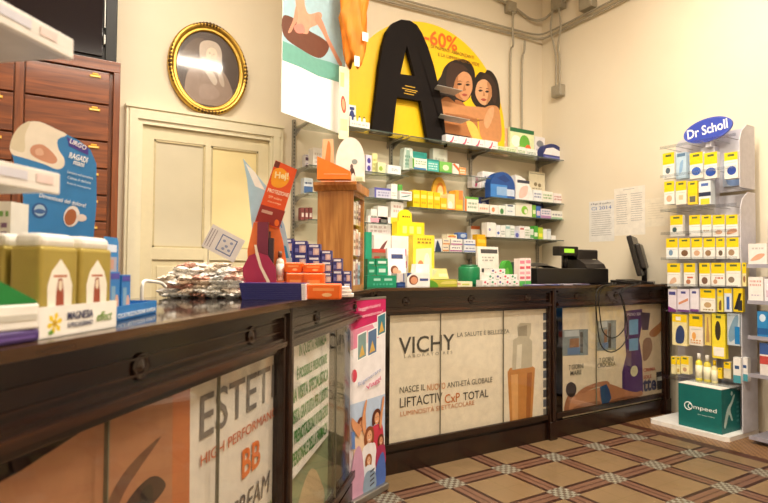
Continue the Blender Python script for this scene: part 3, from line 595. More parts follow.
# ---- big display on the top shelf
def onP(Y): return lambda px, py: (float(onY(px, py, Y)[0]), float(onY(px, py, Y)[2]))
ccx, ccz, rr = 2.825, 2.32, .835
t = thing('sun_care_display', 'big yellow half-round cardboard display with a black letter A, standing on the top shelf', 'display', (ccx, 3.76, sz('A0')))
a_ = math.asin((Zt-ccz)/rr)
P = [(rr*math.cos(a_+(math.pi-2*a_)*i/48), rr*math.sin(a_+(math.pi-2*a_)*i/48)+ccz-Zt) for i in range(49)]
MB().prism(P, mat('#f7c80a', .5, var=.02), 'y', 0, .012).build('yellow_disc', t)
q = onP(3.76); Lq = lambda px, py: (q(px, py)[0]-ccx, q(px, py)[1]-Zt)
ql = lambda pts: [Lq(*p) for p in pts]
g = Pic(FRONT)
SK, SK2, HR = '#c98a58', '#b87745', '#1c100c'
g.lay(ql([(433, 100), (437, 92), (436, 84), (441, 76), (444, 68), (450, 62), (458, 59.5), (466, 60), (472, 65), (475, 74), (474, 86), (470, 97), (462, 103), (450, 103), (442, 107)]), HR, smooth=3)
g.lay(ql([(471, 98), (473, 86), (475, 78), (480, 72), (485, 73), (487, 70), (492, 72), (497, 80), (499.5, 92), (500, 108), (496, 116), (490, 108), (478, 108)]), HR, smooth=3)
g.lay(ql([(444, 141), (441, 124), (438, 108), (442, 99), (448, 97), (456, 103), (468, 107), (476, 116), (478, 128), (478, 141)]), SK2, smooth=4)
g.lay(ql([(484, 141), (479, 128), (480, 116), (486, 107), (496, 106), (500, 114), (500.5, 141)]), SK, smooth=4)
g.lay(ql([(455, 100), (462, 102), (466, 108), (458, 108)]), '#a8683c', smooth=3)
g.lay(ql([(452.5, 90), (454, 80), (459, 73), (466, 72), (471, 77), (472.5, 86), (471, 93), (466, 100.5), (459, 99), (454.5, 95)]), '#cf9468', smooth=4)
g.lay(ql([(453, 91), (454, 80), (458, 74), (458, 84), (459, 94), (463, 100), (457, 98)]), '#b07448', smooth=3)
g.lay(ql([(449, 64), (460, 64), (468, 70), (462, 72), (456, 78), (452, 90), (446, 84)]), '#3a231a', smooth=3)
g.lay(ql([(475.5, 95), (476, 87), (479, 81), (485, 79.5), (490.5, 83), (492.5, 91), (490.5, 99), (485.5, 105), (480, 103)]), '#dca67a', smooth=4)
g.lay(ql([(487, 82), (491, 86), (492, 94), (488, 103), (486, 104), (488, 94)]), '#bd8255', smooth=3)
g.lay(ql([(486, 74), (493, 80), (497, 92), (495, 104), (492, 98), (491, 86), (484, 79), (478, 82)]), '#36211a', smooth=3)
g.lay(ql([(438, 106), (444, 101), (452, 103), (466, 106), (480, 107), (489, 109), (492, 113), (488, 119), (478, 119), (464, 115), (450, 114), (441, 113)]), '#cd8e5c', smooth=4)
g.lay(ql([(444, 113), (456, 115), (474, 119), (484, 120), (472, 122), (456, 119)]), '#9a6038', smooth=3)
g.lay(ql([(484, 120), (488, 110), (493, 107), (494, 112), (492, 120), (488, 128), (485, 127)]), '#dba57a', smooth=3)
g.lay(ql([(466, 122), (472, 122), (478, 130), (480, 141), (474, 141)]), '#e9c25a', smooth=3)
for x_, y_, w_ in ((459.5, 84.5, 2.6), (467.6, 85.2, 2.2), (480.4, 91, 2.2), (487, 92, 2.0)):
    g.lay(ql([(x_-w_, y_), (x_-w_*.3, y_-1.4), (x_+w_, y_-.4), (x_, y_+.9)]), '#24140f', smooth=3); g.lay(ql([(x_-w_, y_-2.6), (x_, y_-3.8), (x_+w_, y_-2.8), (x_, y_-3.0)]), '#3a2018')
for x_, y_ in ((464.5, 94.8), (483.6, 99.6)):
    g.lay(ql([(x_-3, y_), (x_-.5, y_-1.2), (x_+2.8, y_+.2), (x_, y_+1.7)]), '#a8483a', smooth=3)
g.lay(ql([(464, 84), (465.8, 90.5), (462.5, 91)]), '#ac7047'); g.lay(ql([(483.6, 91), (485.2, 96), (482.4, 96.4)]), '#b87c52')
g.lay(ql([(437, 128), (446, 133), (470, 137), (470, 140), (436, 137)]), '#2a1a16')
g.build('printed_women', t)
def dtxt(s, xa, xb, yb, hp, col, bold=0): a = Lq(xa, yb); b_ = Lq(xb, yb); hh = Lq(xa, yb-hp)[1]-a[1]; txt(s, T(a[0], a[1], g.top+.0005), hh, b_[0]-a[0], col, t, bold)
dtxt('-60%', 424, 457, 43, 15, '#f06a14', .02)
dtxt('DI PIGMENTI ABBRONZANTI', 430.7, 473.6, 48, 3.4, '#8a5a1a'); dtxt('E LA DIFFERENZA SI VEDE', 438, 479, 56, 3.4, '#8a5a1a')
YA = 3.70; qa = onP(YA); la = lambda pts: [(qa(*p)[0]-ccx, qa(*p)[1]-Zt) for p in pts]
out = la([(377, 89), (379.5, 66), (383, 45), (387, 31), (393, 23), (401, 19.5), (410, 20.5), (417, 25), (422, 33), (428, 47), (434, 66), (440, 92), (444, 118), (447, 147)])
low = lambda x: [(qa(x, 140)[0]-ccx, .0005)]
Ai = la([(407, 45), (400.5, 74), (415, 76)])
A1_ = la([(397, 97), (421, 101)])
m_ = mat('#17110f', .8, spec=.2); g = MB()
left = low(371.5)+out[:6]+[Ai[0], Ai[1], A1_[0]]+low(392.5)
right = out[5:]+low(447.5)+low(428)+[A1_[1], Ai[2], Ai[0]]
g.prism(left, m_, 'y', -.06, -.02); g.prism(right, m_, 'y', -.06, -.02); g.prism([Ai[1], Ai[2], A1_[1], A1_[0]], m_, 'y', -.06, -.02)
g.build('black_letter', t)
for k, (xa, xb, y) in enumerate(((405, 415, 86), (402, 417.5, 88.5), (405, 416, 91), (404, 414, 93.5))):
    p0 = la([(xa, y)])[0]; p1 = la([(xb, y)])[0]; MB().box(p0[0], p1[0], -.0608, -.06, p0[1], p0[1]+.006, mat('#d8a92a')).build('yellow_print', t)
for pts in (((430, 88), (436, 86), (457, 92), (449, 98)), ((433, 118), (440, 115), (464, 120), (453, 125))):
    p = la(pts); MB().prism([(p[0][0], -.16), (p[2][0]-.02, -.16), (p[2][0], -.02), (p[1][0], -.02)], mat('#c9c5be', .4), 'z', sum(i[1] for i in p)/4-.002, sum(i[1] for i in p)/4+.001).build('side_plate', t)

# ---- hanging poster, turned towards the room
Rp = Vector((1.915, 3.57, 2.055)); dr_ = Vector((math.cos(R(27.7)), math.sin(R(27.7)), 0)); Wp = .70; o_ = Rp-dr_*Wp; Hp = 1.35
t = thing('hanging_poster', 'white hanging poster with bathing woman in a brown boat, left of the black letter', 'poster', o_[:], R(27.7))
b = MB().box(0, Wp, 0, .006, 0, Hp, mat('#ffffff', .5, var=.0)).build('board', t)
def onPl(px, py):
    nrm = Vector((math.sin(R(27.7)), -math.cos(R(27.7)), 0)); d = Vector(_ray(px, py).tolist()); s = nrm.dot(o_-Vector(C0.tolist()))/nrm.dot(d); p = Vector(C0.tolist())+d*s-o_
    return (p.dot(dr_), p.z)
ol = lambda pts: [(min(max(onPl(*p)[0], .0), Wp), onPl(*p)[1]) for p in pts]
g = Pic(FRONT)
g.lay(ol([(281, -18), (345, -18), (345, 82), (335, 80), (318, 76), (300, 66), (282, 60)]), '#a8cbd6')
g.lay(ol([(281, 40), (295, 46), (315, 58), (330, 62), (345, 68), (345, 84), (318, 76), (300, 67), (282, 60)]), '#6fae9f')
g.lay(ol([(283, 16), (295, 19), (308, 30), (322, 38), (329, 45), (326, 54), (318, 58), (302, 50), (284, 36)]), '#6e4334', smooth=4)
g.lay(ol([(295, -10), (303, -10), (305, 6), (309, 14), (319, 12), (322, 16), (318, 24), (310, 28), (307, 34), (296, 30), (297, 20), (296, 6)]), '#dca084', smooth=4)
g.lay(ol([(296, 6), (298, 18), (294, 26), (291, 32), (288, 32), (293, 20)]), '#d39478', smooth=4)
g.lay(ol([(317, 13), (323, 22), (329, 38), (338, 56), (342, 64), (339, 65), (330, 48), (322, 32), (315, 20)]), '#d39478', smooth=4)
g.lay(ol([(294, 26), (302, 24), (305, 32), (297, 33)]), '#e58a7c', smooth=4)
g.build('print', t)
for xx in (.06, Wp-.06): MB().cyl((xx, .003, Hp), (xx, .003, ZC-2.056), .0015, STEEL, seg=6).build('hanging_wire', t)

# orange beach bag hanging beside the poster
t = thing('beach_bag', 'orange crumpled cloth beach bag hanging between poster and black letter', 'bag', (0, 0, 0))
p0 = onY(342, 30, 3.40); p1 = onY(365, 30, 3.40); cx_ = (p0[0]+p1[0])/2; hw = (p1[0]-p0[0])/2; zb_ = onY(352, 62, 3.40)[2]; t.location = (cx_, 3.40, zb_)
vs = []; NS = 26; rows = [(0, .35), (.05, .6), (.15, .75), (.3, .9), (.5, 1), (.7, .95), (.85, .85), (1.0, .7)]; hb = .62
rnd = random.Random(3)
for v_, w_ in rows:
    for k in range(NS):
        a = 2*math.pi*k/NS; rr_ = 1+.28*math.sin(a*5+v_*6)+.22*rnd.random()-.15; vs.append((hw*w_*rr_*math.cos(a)+.012*math.sin(v_*9), .07*w_*rr_*math.sin(a), v_*hb+(.05*math.sin(a*2) if v_ < .2 else .02*rnd.random())))
g = MB(); g.add(vs, [(j*NS+k, j*NS+(k+1) % NS, (j+1)*NS+(k+1) % NS, (j+1)*NS+k) for j in range(len(rows)-1) for k in range(NS)]+[list(range(NS))[::-1], [(len(rows)-1)*NS+k for k in range(NS)]], mat('#f08a1e', .6, var=.15, scale=8), True); g.build('cloth_body', t)
g = MB(); g.box(hw*.25, hw*.25+.045, -.085, -.081, .13, .19, WHITE); g.build('paper_tag', t); MB().box(-.03, .01, -.07, -.066, -.05, .02, WHITE).build('paper_tag', t)
MB().cyl((0, 0, hb-.02), (0, 0, ZC-zb_-.001), .002, STEEL, seg=6).build('hanging_cord', t)
# hanging printed strip
p = onY(339, 100, 3.42); p1 = onY(349, 100, 3.42); zb_ = onY(342, 139, 3.42)[2]
t = thing('hanging_strip', 'narrow translucent hanging strip with an oval fruit picture, left of the small bottles', 'sign', (p[0], 3.42, zb_))
Ws = p1[0]-p[0]; MB().box(0, Ws, 0, .002, 0, .5, mat('#efe6bf', .3)).build('strip', t)
g = Pic(FRONT); g.rect(.006, .04, Ws-.006, .48, '#f1ecc4'); g.ell(Ws*.45, .24, .02, .06, '#c84a3a', rot=.1); g.ell(Ws*.45, .24, .012, .04, '#e89a70', rot=.1); g.rect(.01, .06, Ws-.01, .14, '#cfe0a0'); g.rect(.008, .36, Ws*.5, .46, '#f4ee8a'); g.build('print', t)
MB().cyl((Ws/2, .001, .49), (Ws/2, .001, ZC-zb_-.001), .001, STEEL, seg=6).build('hanging_wire', t)

# ---- products on the shelves.  p:(kind ...) in face fractions
TL = '#3aa796'; G1 = '#5aa844'; NAV = '#26357c'; RD = '#d4483e'; YL = '#f4cf1c'; PK = '#d9568a'; OR = '#ee7d2a'; WT = '#f4f1ea'; GY = '#9a9894'; BL = '#3d6fb8'
Zt0 = sz('A0')
t = prod('bottle_tray', 'white counter tray with four small dark-capped bottles, on the top shelf left of letter A', 'tray', (float(onY(360, 120, 3.63)[0]), 3.632, Zt0), 0, .17, .05, .10, WT, [('l', 1, .1, .3, .9, .7, '#c9c4bc')])
for k in range(4):
    prod('sample_bottle', None, None, (-.06+k*.04, .03, .05), 0, .022, .05, .02, WT, shape='bottle', side='#2a2a33', parent=t)
shelfitem(348, 356, 105, Zt0, 3.60+.125, .025, '#e9eef6', [('e', .5, .5, .35, .3, NAV), ('r', .2, .8, .8, .92, NAV)], 'tall blue and white bottle box behind the white tray of small bottles')
for k in range(4):
    shelfitem(446+k*13, 458.8+k*13, 135.2+k*1.9, sz('B0'), 3.645, .10, '#f6eff0', [('p', [(.35, .1), (.5, .2), (.62, .8), (.55, .85), (.42, .35), (.3, .2)], '#d64e72', 3), ('l', 1, .62, .3, .9, .45, '#d87a96')], ['first', 'second', 'third', 'fourth'][k]+' from left of four white boxes with pink script on the top shelf')
shelfitem(492, 508, 127, sz('C0'), 3.80, .05, '#e8b698', [('p', [(.2, .5), (.5, .66), (.85, .5), (.5, .36)], '#f6ece6', 4), ('e', .52, .5, .13, .13, '#4a2a20'), ('p', [(.15, .75), (.5, .88), (.85, .75), (.5, .82)], '#6a3c28', 3)], 'peach box printed with a large eye, on the top shelf')
shelfitem(494, 505, 146, sz('C0'), 3.65, .08, '#d9dfb8', [('l', 2, .1, .2, .9, .8, '#7fae6a')], 'low pale green box in front of the eye box')
shelfitem(505.5, 517, 147.5, sz('C0'), 3.65, .08, '#e6ead0', [('l', 2, .1, .2, .9, .8, '#8fb86a')], 'low cream and green box just right of the pale green box on the top shelf')
shelfitem(510, 534, 129, sz('C0'), 3.76, .03, '#dfe8b8', [('r', 0, .86, 1, 1, '#1f6a3f'), ('e', .25, .55, .2, .2, '#f6f2ea'), ('e', .6, .5, .22, .3, '#69b23e'), ('e', .75, .35, .12, .14, '#ea6a3a'), ('e', .45, .3, .16, .12, '#8bc24a'), ('r', .1, .02, .9, .14, WT)], 'green-topped display card with leaves and fruit, on the top shelf', 'display_card', 'display')
shelfitem(517.5, 526, 147, sz('C0'), 3.66, .07, WT, [('l', 2, .1, .2, .9, .6, G1)], 'white box with green lines in front of the leafy display card')
shelfitem(526.3, 537, 149, sz('C0'), 3.66, .07, '#eef0ea', [('l', 2, .1, .2, .9, .6, '#7c9a88')], 'white box with grey-green lines in front of the leafy display card')
shelfitem(535, 545, 137, sz('C0'), 3.75, .04, '#e8e4e4', [('e', .5, .7, .35, .15, '#8a8c92'), ('l', 3, .15, .1, .85, .5, '#a9a6b4')], 'upright white and grey box between leafy card and navy display')
o = shelfitem(543, 563, 144, sz('C0'), 3.68, .10, '#262f6e', [('r', 0, 0, 1, .28, '#3a3f94'), ('p', [(.02, .3), (.98, .3), (.85, .62), (.5, .78), (.15, .66)], '#f2eff4'), ('r', .08, .08, .85, .2, '#6f74b8')], 'navy round-topped display with white packs at the right end of the top shelf', 'display_box', 'display', shape='dome')

z = sz('B1')
shelfitem(403, 414, 148, z, 3.70, .06, '#c9d6cc', [('p', [(.2, .1), (.8, .1), (.6, .9), (.3, .9)], '#8fb0a0'), ('l', 3, .2, .2, .8, .7, '#5f8a78')], 'grey-green slanted card at the left end of the teal product row', 'display_card', 'display', shape='tent')
shelfitem(412, 427, 152, z, 3.74, .05, '#2f9a92', [('l', 2, .1, .2, .9, .7, '#dff0ea')], 'teal box standing behind the white and green box')
shelfitem(412.5, 427, 158.5, z, 3.65, .08, '#eef3e4', [('r', 0, .1, .12, .95, '#58a03c'), ('l', 2, .2, .45, .95, .85, '#8fae8f'), ('r', .1, .02, .95, .22, '#3f7fb4')], 'white and green box with a blue band, first of the teal row')
shelfitem(427.5, 439, 159.5, z, 3.65, .08, '#45b8ae', [('l', 3, .1, .15, .9, .75, '#d8f0ec'), ('r', 0, .85, 1, 1, '#2b8f88')], 'bright teal box in the middle of the teal row')
shelfitem(433, 447.5, 149, z, 3.76, .05, '#dcdad2', [('l', 2, .15, .3, .85, .7, '#b9b6ae')], 'plain light grey box standing behind the teal row')
shelfitem(439.5, 452, 162, z, 3.65, .08, '#7cc25a', [('e', .5, .5, .25, .25, '#e2f2c8'), ('r', 0, 0, 1, .15, '#3f9a4a')], 'bright green box next to the teal one')
shelfitem(452.5, 459, 163.5, z, 3.65, .08, '#f4e9dc', [('p', [(0, .9), (1, .3), (1, .6), (.3, 1)], '#e8683a')], 'small white box with a red flash next to the green box')
shelfitem(459.3, 466, 167.5, z, 3.65, .08, '#f0a060', [('l', 2, .1, .2, .9, .8, '#fff0dc')], 'small orange box at the right end of the teal row')
z = sz('Cs')
shelfitem(472, 482, 176, z, 3.78, .06, '#f0e6e8', [('p', [(.3, .1), (.5, .2), (.6, .9), (.4, .6)], PK, 3)], 'white box with pink mark, lower left on the short upper shelf')
shelfitem(482.3, 496, 172.5, z, 3.76, .07, '#f4f2ef', [('l', 3, .15, .2, .85, .8, '#9aa4b8')], 'white box with grey lines, lower right on the short upper shelf')
p = onY(489, 165, 3.77); prod('medicine_box', 'white box stacked on top of the pair on the short upper shelf', 'box', (p[0], 3.765, z+.082), 0, .15, .07, .06, '#f7f5f2', [('l', 2, .2, .2, .8, .8, '#b0b4c4'), ('e', .7, .5, .06, .12, '#7f86b0')], 'boxes on the glass wall shelves')
z = sz('C1')
shelfitem(490.5, 515, 172, z, 3.64, .07, '#1e4f9a', [('r', .0, .02, .68, .5, '#3f86d4'), ('r', .25, .1, .66, .42, '#8fb6e4'), ('r', .66, .1, .98, .36, '#cfdcf0'), ('p', [(.25, .75), (.55, .9), (.8, .7), (.6, .6)], '#173c80')], 'blue quarter-round display box on the second shelf of the right bay', 'display_box', 'display', shape='dome')
shelfitem(515.5, 533, 176, z, 3.66, .06, '#f3efee', [('r', .1, .7, .8, .82, '#3c3f52'), ('p', [(.2, .1), (.6, .2), (.7, .6), (.3, .5)], '#ecc8be', 3)], 'white quarter-round card right of the blue display', 'display_card', 'display', shape='qdome')
shelfitem(529, 545, 172, z, 3.82, .01, '#e7dcc0', [('r', .05, .93, .95, .95, '#9a9078'), ('p', [(.2, .2), (.5, .1), (.8, .2), (.5, .28)], '#6a8a5a', 3), ('e', .4, .62, .1, .06, '#8a7a5a'), ('e', .65, .6, .1, .06, '#8a7a5a'), ('l', 2, .2, .4, .8, .52, '#9a9078')], 'tall beige card printed with a smiling mouth, behind the white boxes', 'display_card', 'display')
for k, (a, b_, yt, c_, dd, l_) in enumerate(((533.5, 542, 190, '#eef0f2', [('l', 2, .1, .3, .9, .8, '#8a92b4')], 'with grey lines, left'), (542.3, 553, 191.5, '#f1efe4', [('l', 2, .1, .3, .9, .8, '#8ab07a')], 'with green lines, middle'), (553.3, 563.5, 193.5, '#efe8e6', [('l', 2, .1, .3, .9, .8, '#c48a8a')], 'with reddish lines, right'))):
    shelfitem(a, b_, yt, z, 3.66, .09, c_, dd, f'small white box {l_}, at the end of second right-bay shelf')
z = sz('C2')
shelfitem(532.5, 544, 199.5, z+.001, 3.80, .05, '#2a2a58', [('l', 2, .2, .4, .8, .7, '#8a8ac0')], 'dark navy box at the back of the third right-bay shelf', shape='round')
rw = [(490, 498, 205, '#f2ede6', [('e', .4, .5, .2, .25, '#e89a6a')], 'white box with orange spot'), (498.3, 505.5, 205.5, '#f0f0e6', [('e', .5, .4, .25, .3, '#4a8a4a')], 'white box with dark green spot'), (505.8, 515, 204.5, '#eef2f0', [('r', .2, .82, .8, .95, '#3a4a6a'), ('l', 1, .2, .3, .8, .5, '#9ab')], 'white box with slate band'),
      (515.5, 532, 203.5, '#f0ecd8', [('e', .55, .5, .2, .32, '#8cc83c'), ('e', .62, .42, .1, .16, '#f4f0d8')], 'cream box with a big lime circle'), (532.4, 536, 205, '#7ab83a', [('r', .1, .3, .9, .6, '#e8f0c0')], 'slim lime bottle box'), (536.3, 540.5, 206, '#3f6fc0', [('r', .1, .2, .9, .6, '#e8d0e4')], 'slim blue bottle box'),
      (541, 551, 209, '#e9dfe8', [('r', 0, 0, 1, .3, '#b88ac0'), ('l', 2, .1, .4, .9, .9, '#7a90b0')], 'white and lilac box'), (551.3, 563, 211, '#ecebe4', [('r', 0, 0, 1, .25, '#9ac0a0'), ('l', 1, .1, .4, .9, .7, '#8a8a9a')], 'white and pale green box')]
for a, b_, yt, c_, dd, l_ in rw: shelfitem(a, b_, yt, z, 3.65, .09, c_, dd, l_+' on the third shelf of the right bay')
z = sz('C3')
rw = [(487, 496, 222.5, WT, [('e', .3, .5, .12, .1, '#8a8ab8')], 'tallest plain white box'), (496.3, 500.5, 225, '#eef0f4', [('e', .5, .35, .3, .12, '#5a74c0')], 'slim white box with blue dot'), (500.8, 505.3, 225.5, '#f2f2ee', [('l', 2, .1, .2, .9, .6, '#9aa')], 'slim white box with grey lines'), (505.6, 510, 225, '#e6f0ec', [('r', 0, .7, 1, .9, '#9ac4c8')], 'slim white box with aqua band'), (510.2, 514.6, 225.5, '#eef2ee', [('l', 3, .1, .2, .9, .8, '#9ab8a8')], 'slim white box with pale green lines'),
      (514.9, 519.3, 230.5, '#d0d4ea', [('e', .5, .4, .4, .3, '#5a62b8')], 'short box with violet spot'), (519.6, 524.5, 226, '#f4efee', [('r', .1, .7, .9, .85, '#c06a6a')], 'white box with red band'), (524.8, 530, 226.5, '#f2f2ec', [('l', 3, .1, .2, .9, .8, '#a0b890')], 'white box with olive lines'), (530.3, 533.6, 229, '#dfe8d8', [('r', 0, .1, 1, .4, '#6ab06a')], 'small mint box'),
      (533.9, 538, 226, '#4aa83a', [('r', .1, .2, .9, .5, '#e8f4d8')], 'bright green bottle box'), (538.3, 543, 227.5, '#b8d83a', [('r', .1, .2, .9, .5, '#f4e84a')], 'yellow-green bottle box'), (543.3, 547, 229, '#e9ece8', [], 'first plain tube box'), (547.2, 551, 229, '#dfe6e8', [('r', 0, .8, 1, 1, '#b0bcc0')], 'grey-capped tube box'), (551.3, 556, 235.5, WT, [], 'tiny white box at the right end')]
for a, b_, yt, c_, dd, l_ in rw: shelfitem(a, b_, yt, z, 3.645, .07, c_, dd, l_+' in the row on the fourth right-bay shelf')
z = sz('B2')
shelfitem(432, 447, 177, z, 3.74, .02, '#e8b23a', [('e', .55, .55, .3, .3, '#e08a2a'), ('e', .55, .55, .2, .2, '#f2d69a')], 'orange round-topped card behind the yellow boxes', 'display_card', 'display', shape='dome')
for k, (a, b_, yt, l_) in enumerate(((413, 420, 190, 'first'), (420.3, 427, 190.5, 'second'), (427.3, 433.5, 191.5, 'third'), (433.8, 440.3, 192.5, 'fourth'))):
    shelfitem(a+.2, b_, yt, z, 3.65, .09, ['#f8d618', '#f6cf10', '#fadb30', '#f5cc16'][k], [('r', .1, .55, .9, .75, '#fbe97a'), ('l', 1, .15, .2, .85, .4, '#c89a10')], f'{l_} from left of the bright yellow boxes on the third shelf of the middle bay')
shelfitem(439, 447, 189, z+.0005, 3.76, .05, '#f4e8dc', [('l', 2, .2, .3, .8, .8, '#d8b8a0')], 'white box behind the yellow and orange boxes')
shelfitem(440.6, 447, 198, z, 3.65, .09, '#f2c01c', [('r', .1, .2, .9, .5, '#f8e27a')], 'short golden yellow box after the four yellow ones')
shelfitem(447.3, 455, 194, z, 3.65, .09, '#f6dfae', [('e', .4, .3, .3, .25, '#f4f0e4'), ('r', 0, 0, 1, .1, OR)], 'cream and yellow box right of the golden one')
shelfitem(455.3, 463, 190.5, z, 3.65, .09, '#f3b23c', [('r', .45, .55, 1, 1, '#ee8a4a'), ('r', .1, .1, .9, .3, '#f4d24a')], 'tall orange and yellow box right of the cream and yellow one')
shelfitem(465, 478.5, 197, z, 3.65, .09, '#f3eee0', [('r', 0, .85, 1, 1, '#6ab04a'), ('r', 0, 0, .12, .85, OR), ('l', 2, .2, .2, .9, .7, '#9ab49a')], 'white box with green top and orange edge')
shelfitem(479, 489, 197.5, z, 3.77, .05, '#2b356e', [('e', .5, .5, .3, .25, '#c8cce8')], 'small navy box behind the right end of the middle bay')
shelfitem(478.8, 489, 204, z, 3.65, .09, '#f4e8dc', [('l', 1, .1, .3, .9, .7, '#e09a7a')], 'low white box with orange lines at the right end of the third middle-bay shelf')
z = sz('B3')
shelfitem(434.5, 442, 239, z, 3.66, .02, '#dfe2e0', [('p', [(.1, 0), (.9, 0), (.7, .5), (.4, .9), (.2, .5)], '#2c3f5c', 3)], 'white card printed with a dark blue figure, left end of the fourth middle-bay shelf', 'display_card', 'display')
hz = .055
rows3 = [((442.5, 449), (450, 462), (464, 476.5), (478, 489)), ((443, 450), (451, 462.5), (464, 475.5))]
cols3 = ['#f2e2c8', '#f4efe8', '#eef0f4', '#f2ead8']; dec3 = ['#d8883a', '#a83a8a', '#4a6ab8', '#c88a3a']
nm = [['lower left white and orange', 'lower white and purple', 'lower white and blue', 'lower cream and orange'], ['upper left white and orange', 'upper white and purple', 'upper white and blue']]
for r_ in range(2):
    for k, (a, b_) in enumerate(rows3[r_]):
        p0 = onY(a, 245, 3.65); p1 = onY(b_, 245, 3.65)
        prod('medicine_box', nm[r_][k]+' box in the double row on the fourth middle-bay shelf', 'box', ((p0[0]+p1[0])/2, 3.65, z+r_*hz), 0, p1[0]-p0[0]-.004, hz-.0015, .09, cols3[k], [('r', 0, .1, 1, .28, dec3[k]), ('l', 1, .15, .5, .85, .8, '#6a6a8a')], 'boxes on the glass wall shelves')
z2 = z+2*hz
for a, b_, yt, c_, dd, l_ in ((447, 457, 234.5, '#f0e6c8', [('r', .1, .3, .9, .6, '#c84a4a'), ('e', .5, .7, .3, .2, '#e8b83a')], 'yellow and red box topping the double row'),):
    shelfitem(a, b_, yt, z2, 3.66, .07, c_, dd, l_)
shelfitem(458.5, 468, 232.5, z2, 3.66, .07, '#4a6aa8', [('e', .5, .5, .3, .3, '#b8c8e0')], 'blue rounded pack on top of the double row', shape='round')
shelfitem(477, 486.5, 234.5, z+.055, 3.67, .06, '#f0b818', [('r', .1, .3, .9, .6, '#f8d84a')], 'golden yellow box on the cream and orange one')
shelfitem(471, 480, 226, z, 3.78, .06, '#eee8e0', [('r', 0, .88, 1, 1, '#c86a3a'), ('r', .2, .45, .9, .65, '#7fa8d0')], 'tall white box with blue band behind the golden yellow box')
z = sz('A1')
for r_ in range(2):
    for k in range(5):
        Yk = 3.84-k*.03 if r_ == 0 else 3.84-k*.03
        prod('medicine_box', 'small dark-striped white box in the stack at the left end of second left-bay shelf', 'box', (1.72+k*.036, 3.80, z+r_*.055), 0, .033, .053, .05, '#e4dfe2', [('r', .1, .15, .9, .6, '#5a3f58'), ('r', .1, .75, .9, .85, '#8f86a8')], 'small striped boxes at the left end')
shelfitem(313, 324, 148, z, 3.72, .08, '#f5f1ec', [('l', 3, .15, .2, .85, .8, '#d8ccc4')], 'plain white box right of the small striped stack')
shelfitem(366, 372, 155, z, 3.72, .06, '#d8d4ec', [('e', .5, .7, .3, .15, '#4a3f9a'), ('e', .5, .3, .3, .15, '#4a3f9a')], 'white box with two violet discs on the second left-bay shelf')
shelfitem(372.3, 377.5, 153.5, z, 3.74, .05, '#e2e0a0', [('l', 3, .15, .2, .85, .8, '#b8b86a')], 'pale yellow box behind the violet disc boxes')
shelfitem(377.8, 385.5, 162.5, z, 3.70, .06, '#e6e6b4', [('e', .4, .5, .25, .2, '#9ab84a')], 'pale yellow-green box on the second left-bay shelf')
shelfitem(387.5, 401, 165.5, z, 3.66, .08, '#eceff0', [('l', 2, .3, .4, .8, .7, '#9aa2a8')], 'white box with grey lines at the right end of the second left-bay shelf')
z = sz('A2')
shelfitem(304, 313, 178, z, 3.78, .06, '#dfe6f0', [('r', 0, .1, 1, .5, '#4a6fa8'), ('l', 1, .1, .6, .9, .8, '#2c4a80')], 'blue and white box at the left end of the third left-bay shelf')
shelfitem(374.5, 391, 188, z, 3.66, .09, '#cfd0e4', [('r', 0, .8, 1, 1, '#5f5fae'), ('r', 0, 0, .1, 1, '#5f5fae'), ('l', 2, .2, .2, .9, .7, '#9a9ac0')], 'lilac box with violet edges on the third left-bay shelf')
shelfitem(391.3, 397.5, 184, z, 3.66, .07, '#f4f4ee', [('l', 2, .1, .2, .9, .5, '#c0c8c0')], 'upright white box beside the lilac one')
shelfitem(397.8, 402.5, 184.5, z, 3.70, .05, '#58a84a', [('r', .1, .2, .9, .5, '#d8e8b8')], 'slim green box on the third left-bay shelf')
shelfitem(399.8, 412, 191, z, 3.64, .05, '#e9ecea', [('p', [(.05, .3), (.5, .35), (.95, .6), (.5, .5)], '#5a8a8a', 2), ('r', .1, .7, .9, .85, '#c8a8a8')], 'white box with a teal swoosh on the third left-bay shelf')
z = sz('A3')
for k in range(3): shelfitem(301+k*4, 304.6+k*4, 207.5, z, 3.80, .05, '#8f4a48', [('r', .2, .3, .8, .6, '#e8d8d0')], 'small dark red and white box left of the wooden showcase', group='small dark red boxes')
shelfitem(371, 377, 209, z, 3.66, .07, '#e9ece6', [('l', 1, .1, .3, .9, .6, '#a8b0a8')], 'small white box at the fourth left-bay shelf beside the showcase')
shelfitem(378, 388, 206, z, 3.66, .07, '#f6f4f0', [('r', .1, .05, .9, .25, '#7a7a74')], 'white box with a grey lower band on the fourth left-bay shelf')
shelfitem(391, 403.5, 202, z, 3.66, .07, '#f4ece4', [('r', 0, .0, 1, .3, '#f0dc3a'), ('l', 2, .2, .5, .8, .9, '#d8b8b0')], 'white box with a yellow base on the fourth left-bay shelf')
z = sz('A4')
shelfitem(368, 391, 216.5, z, 3.60+.06, .03, '#f6eeec', [('r', .1, .82, .55, .95, '#e8a8b8'), ('l', 2, .1, .5, .8, .75, '#d8c4c4')], 'large white card with pink heading on the lowest left-bay shelf', 'display_card', 'display')

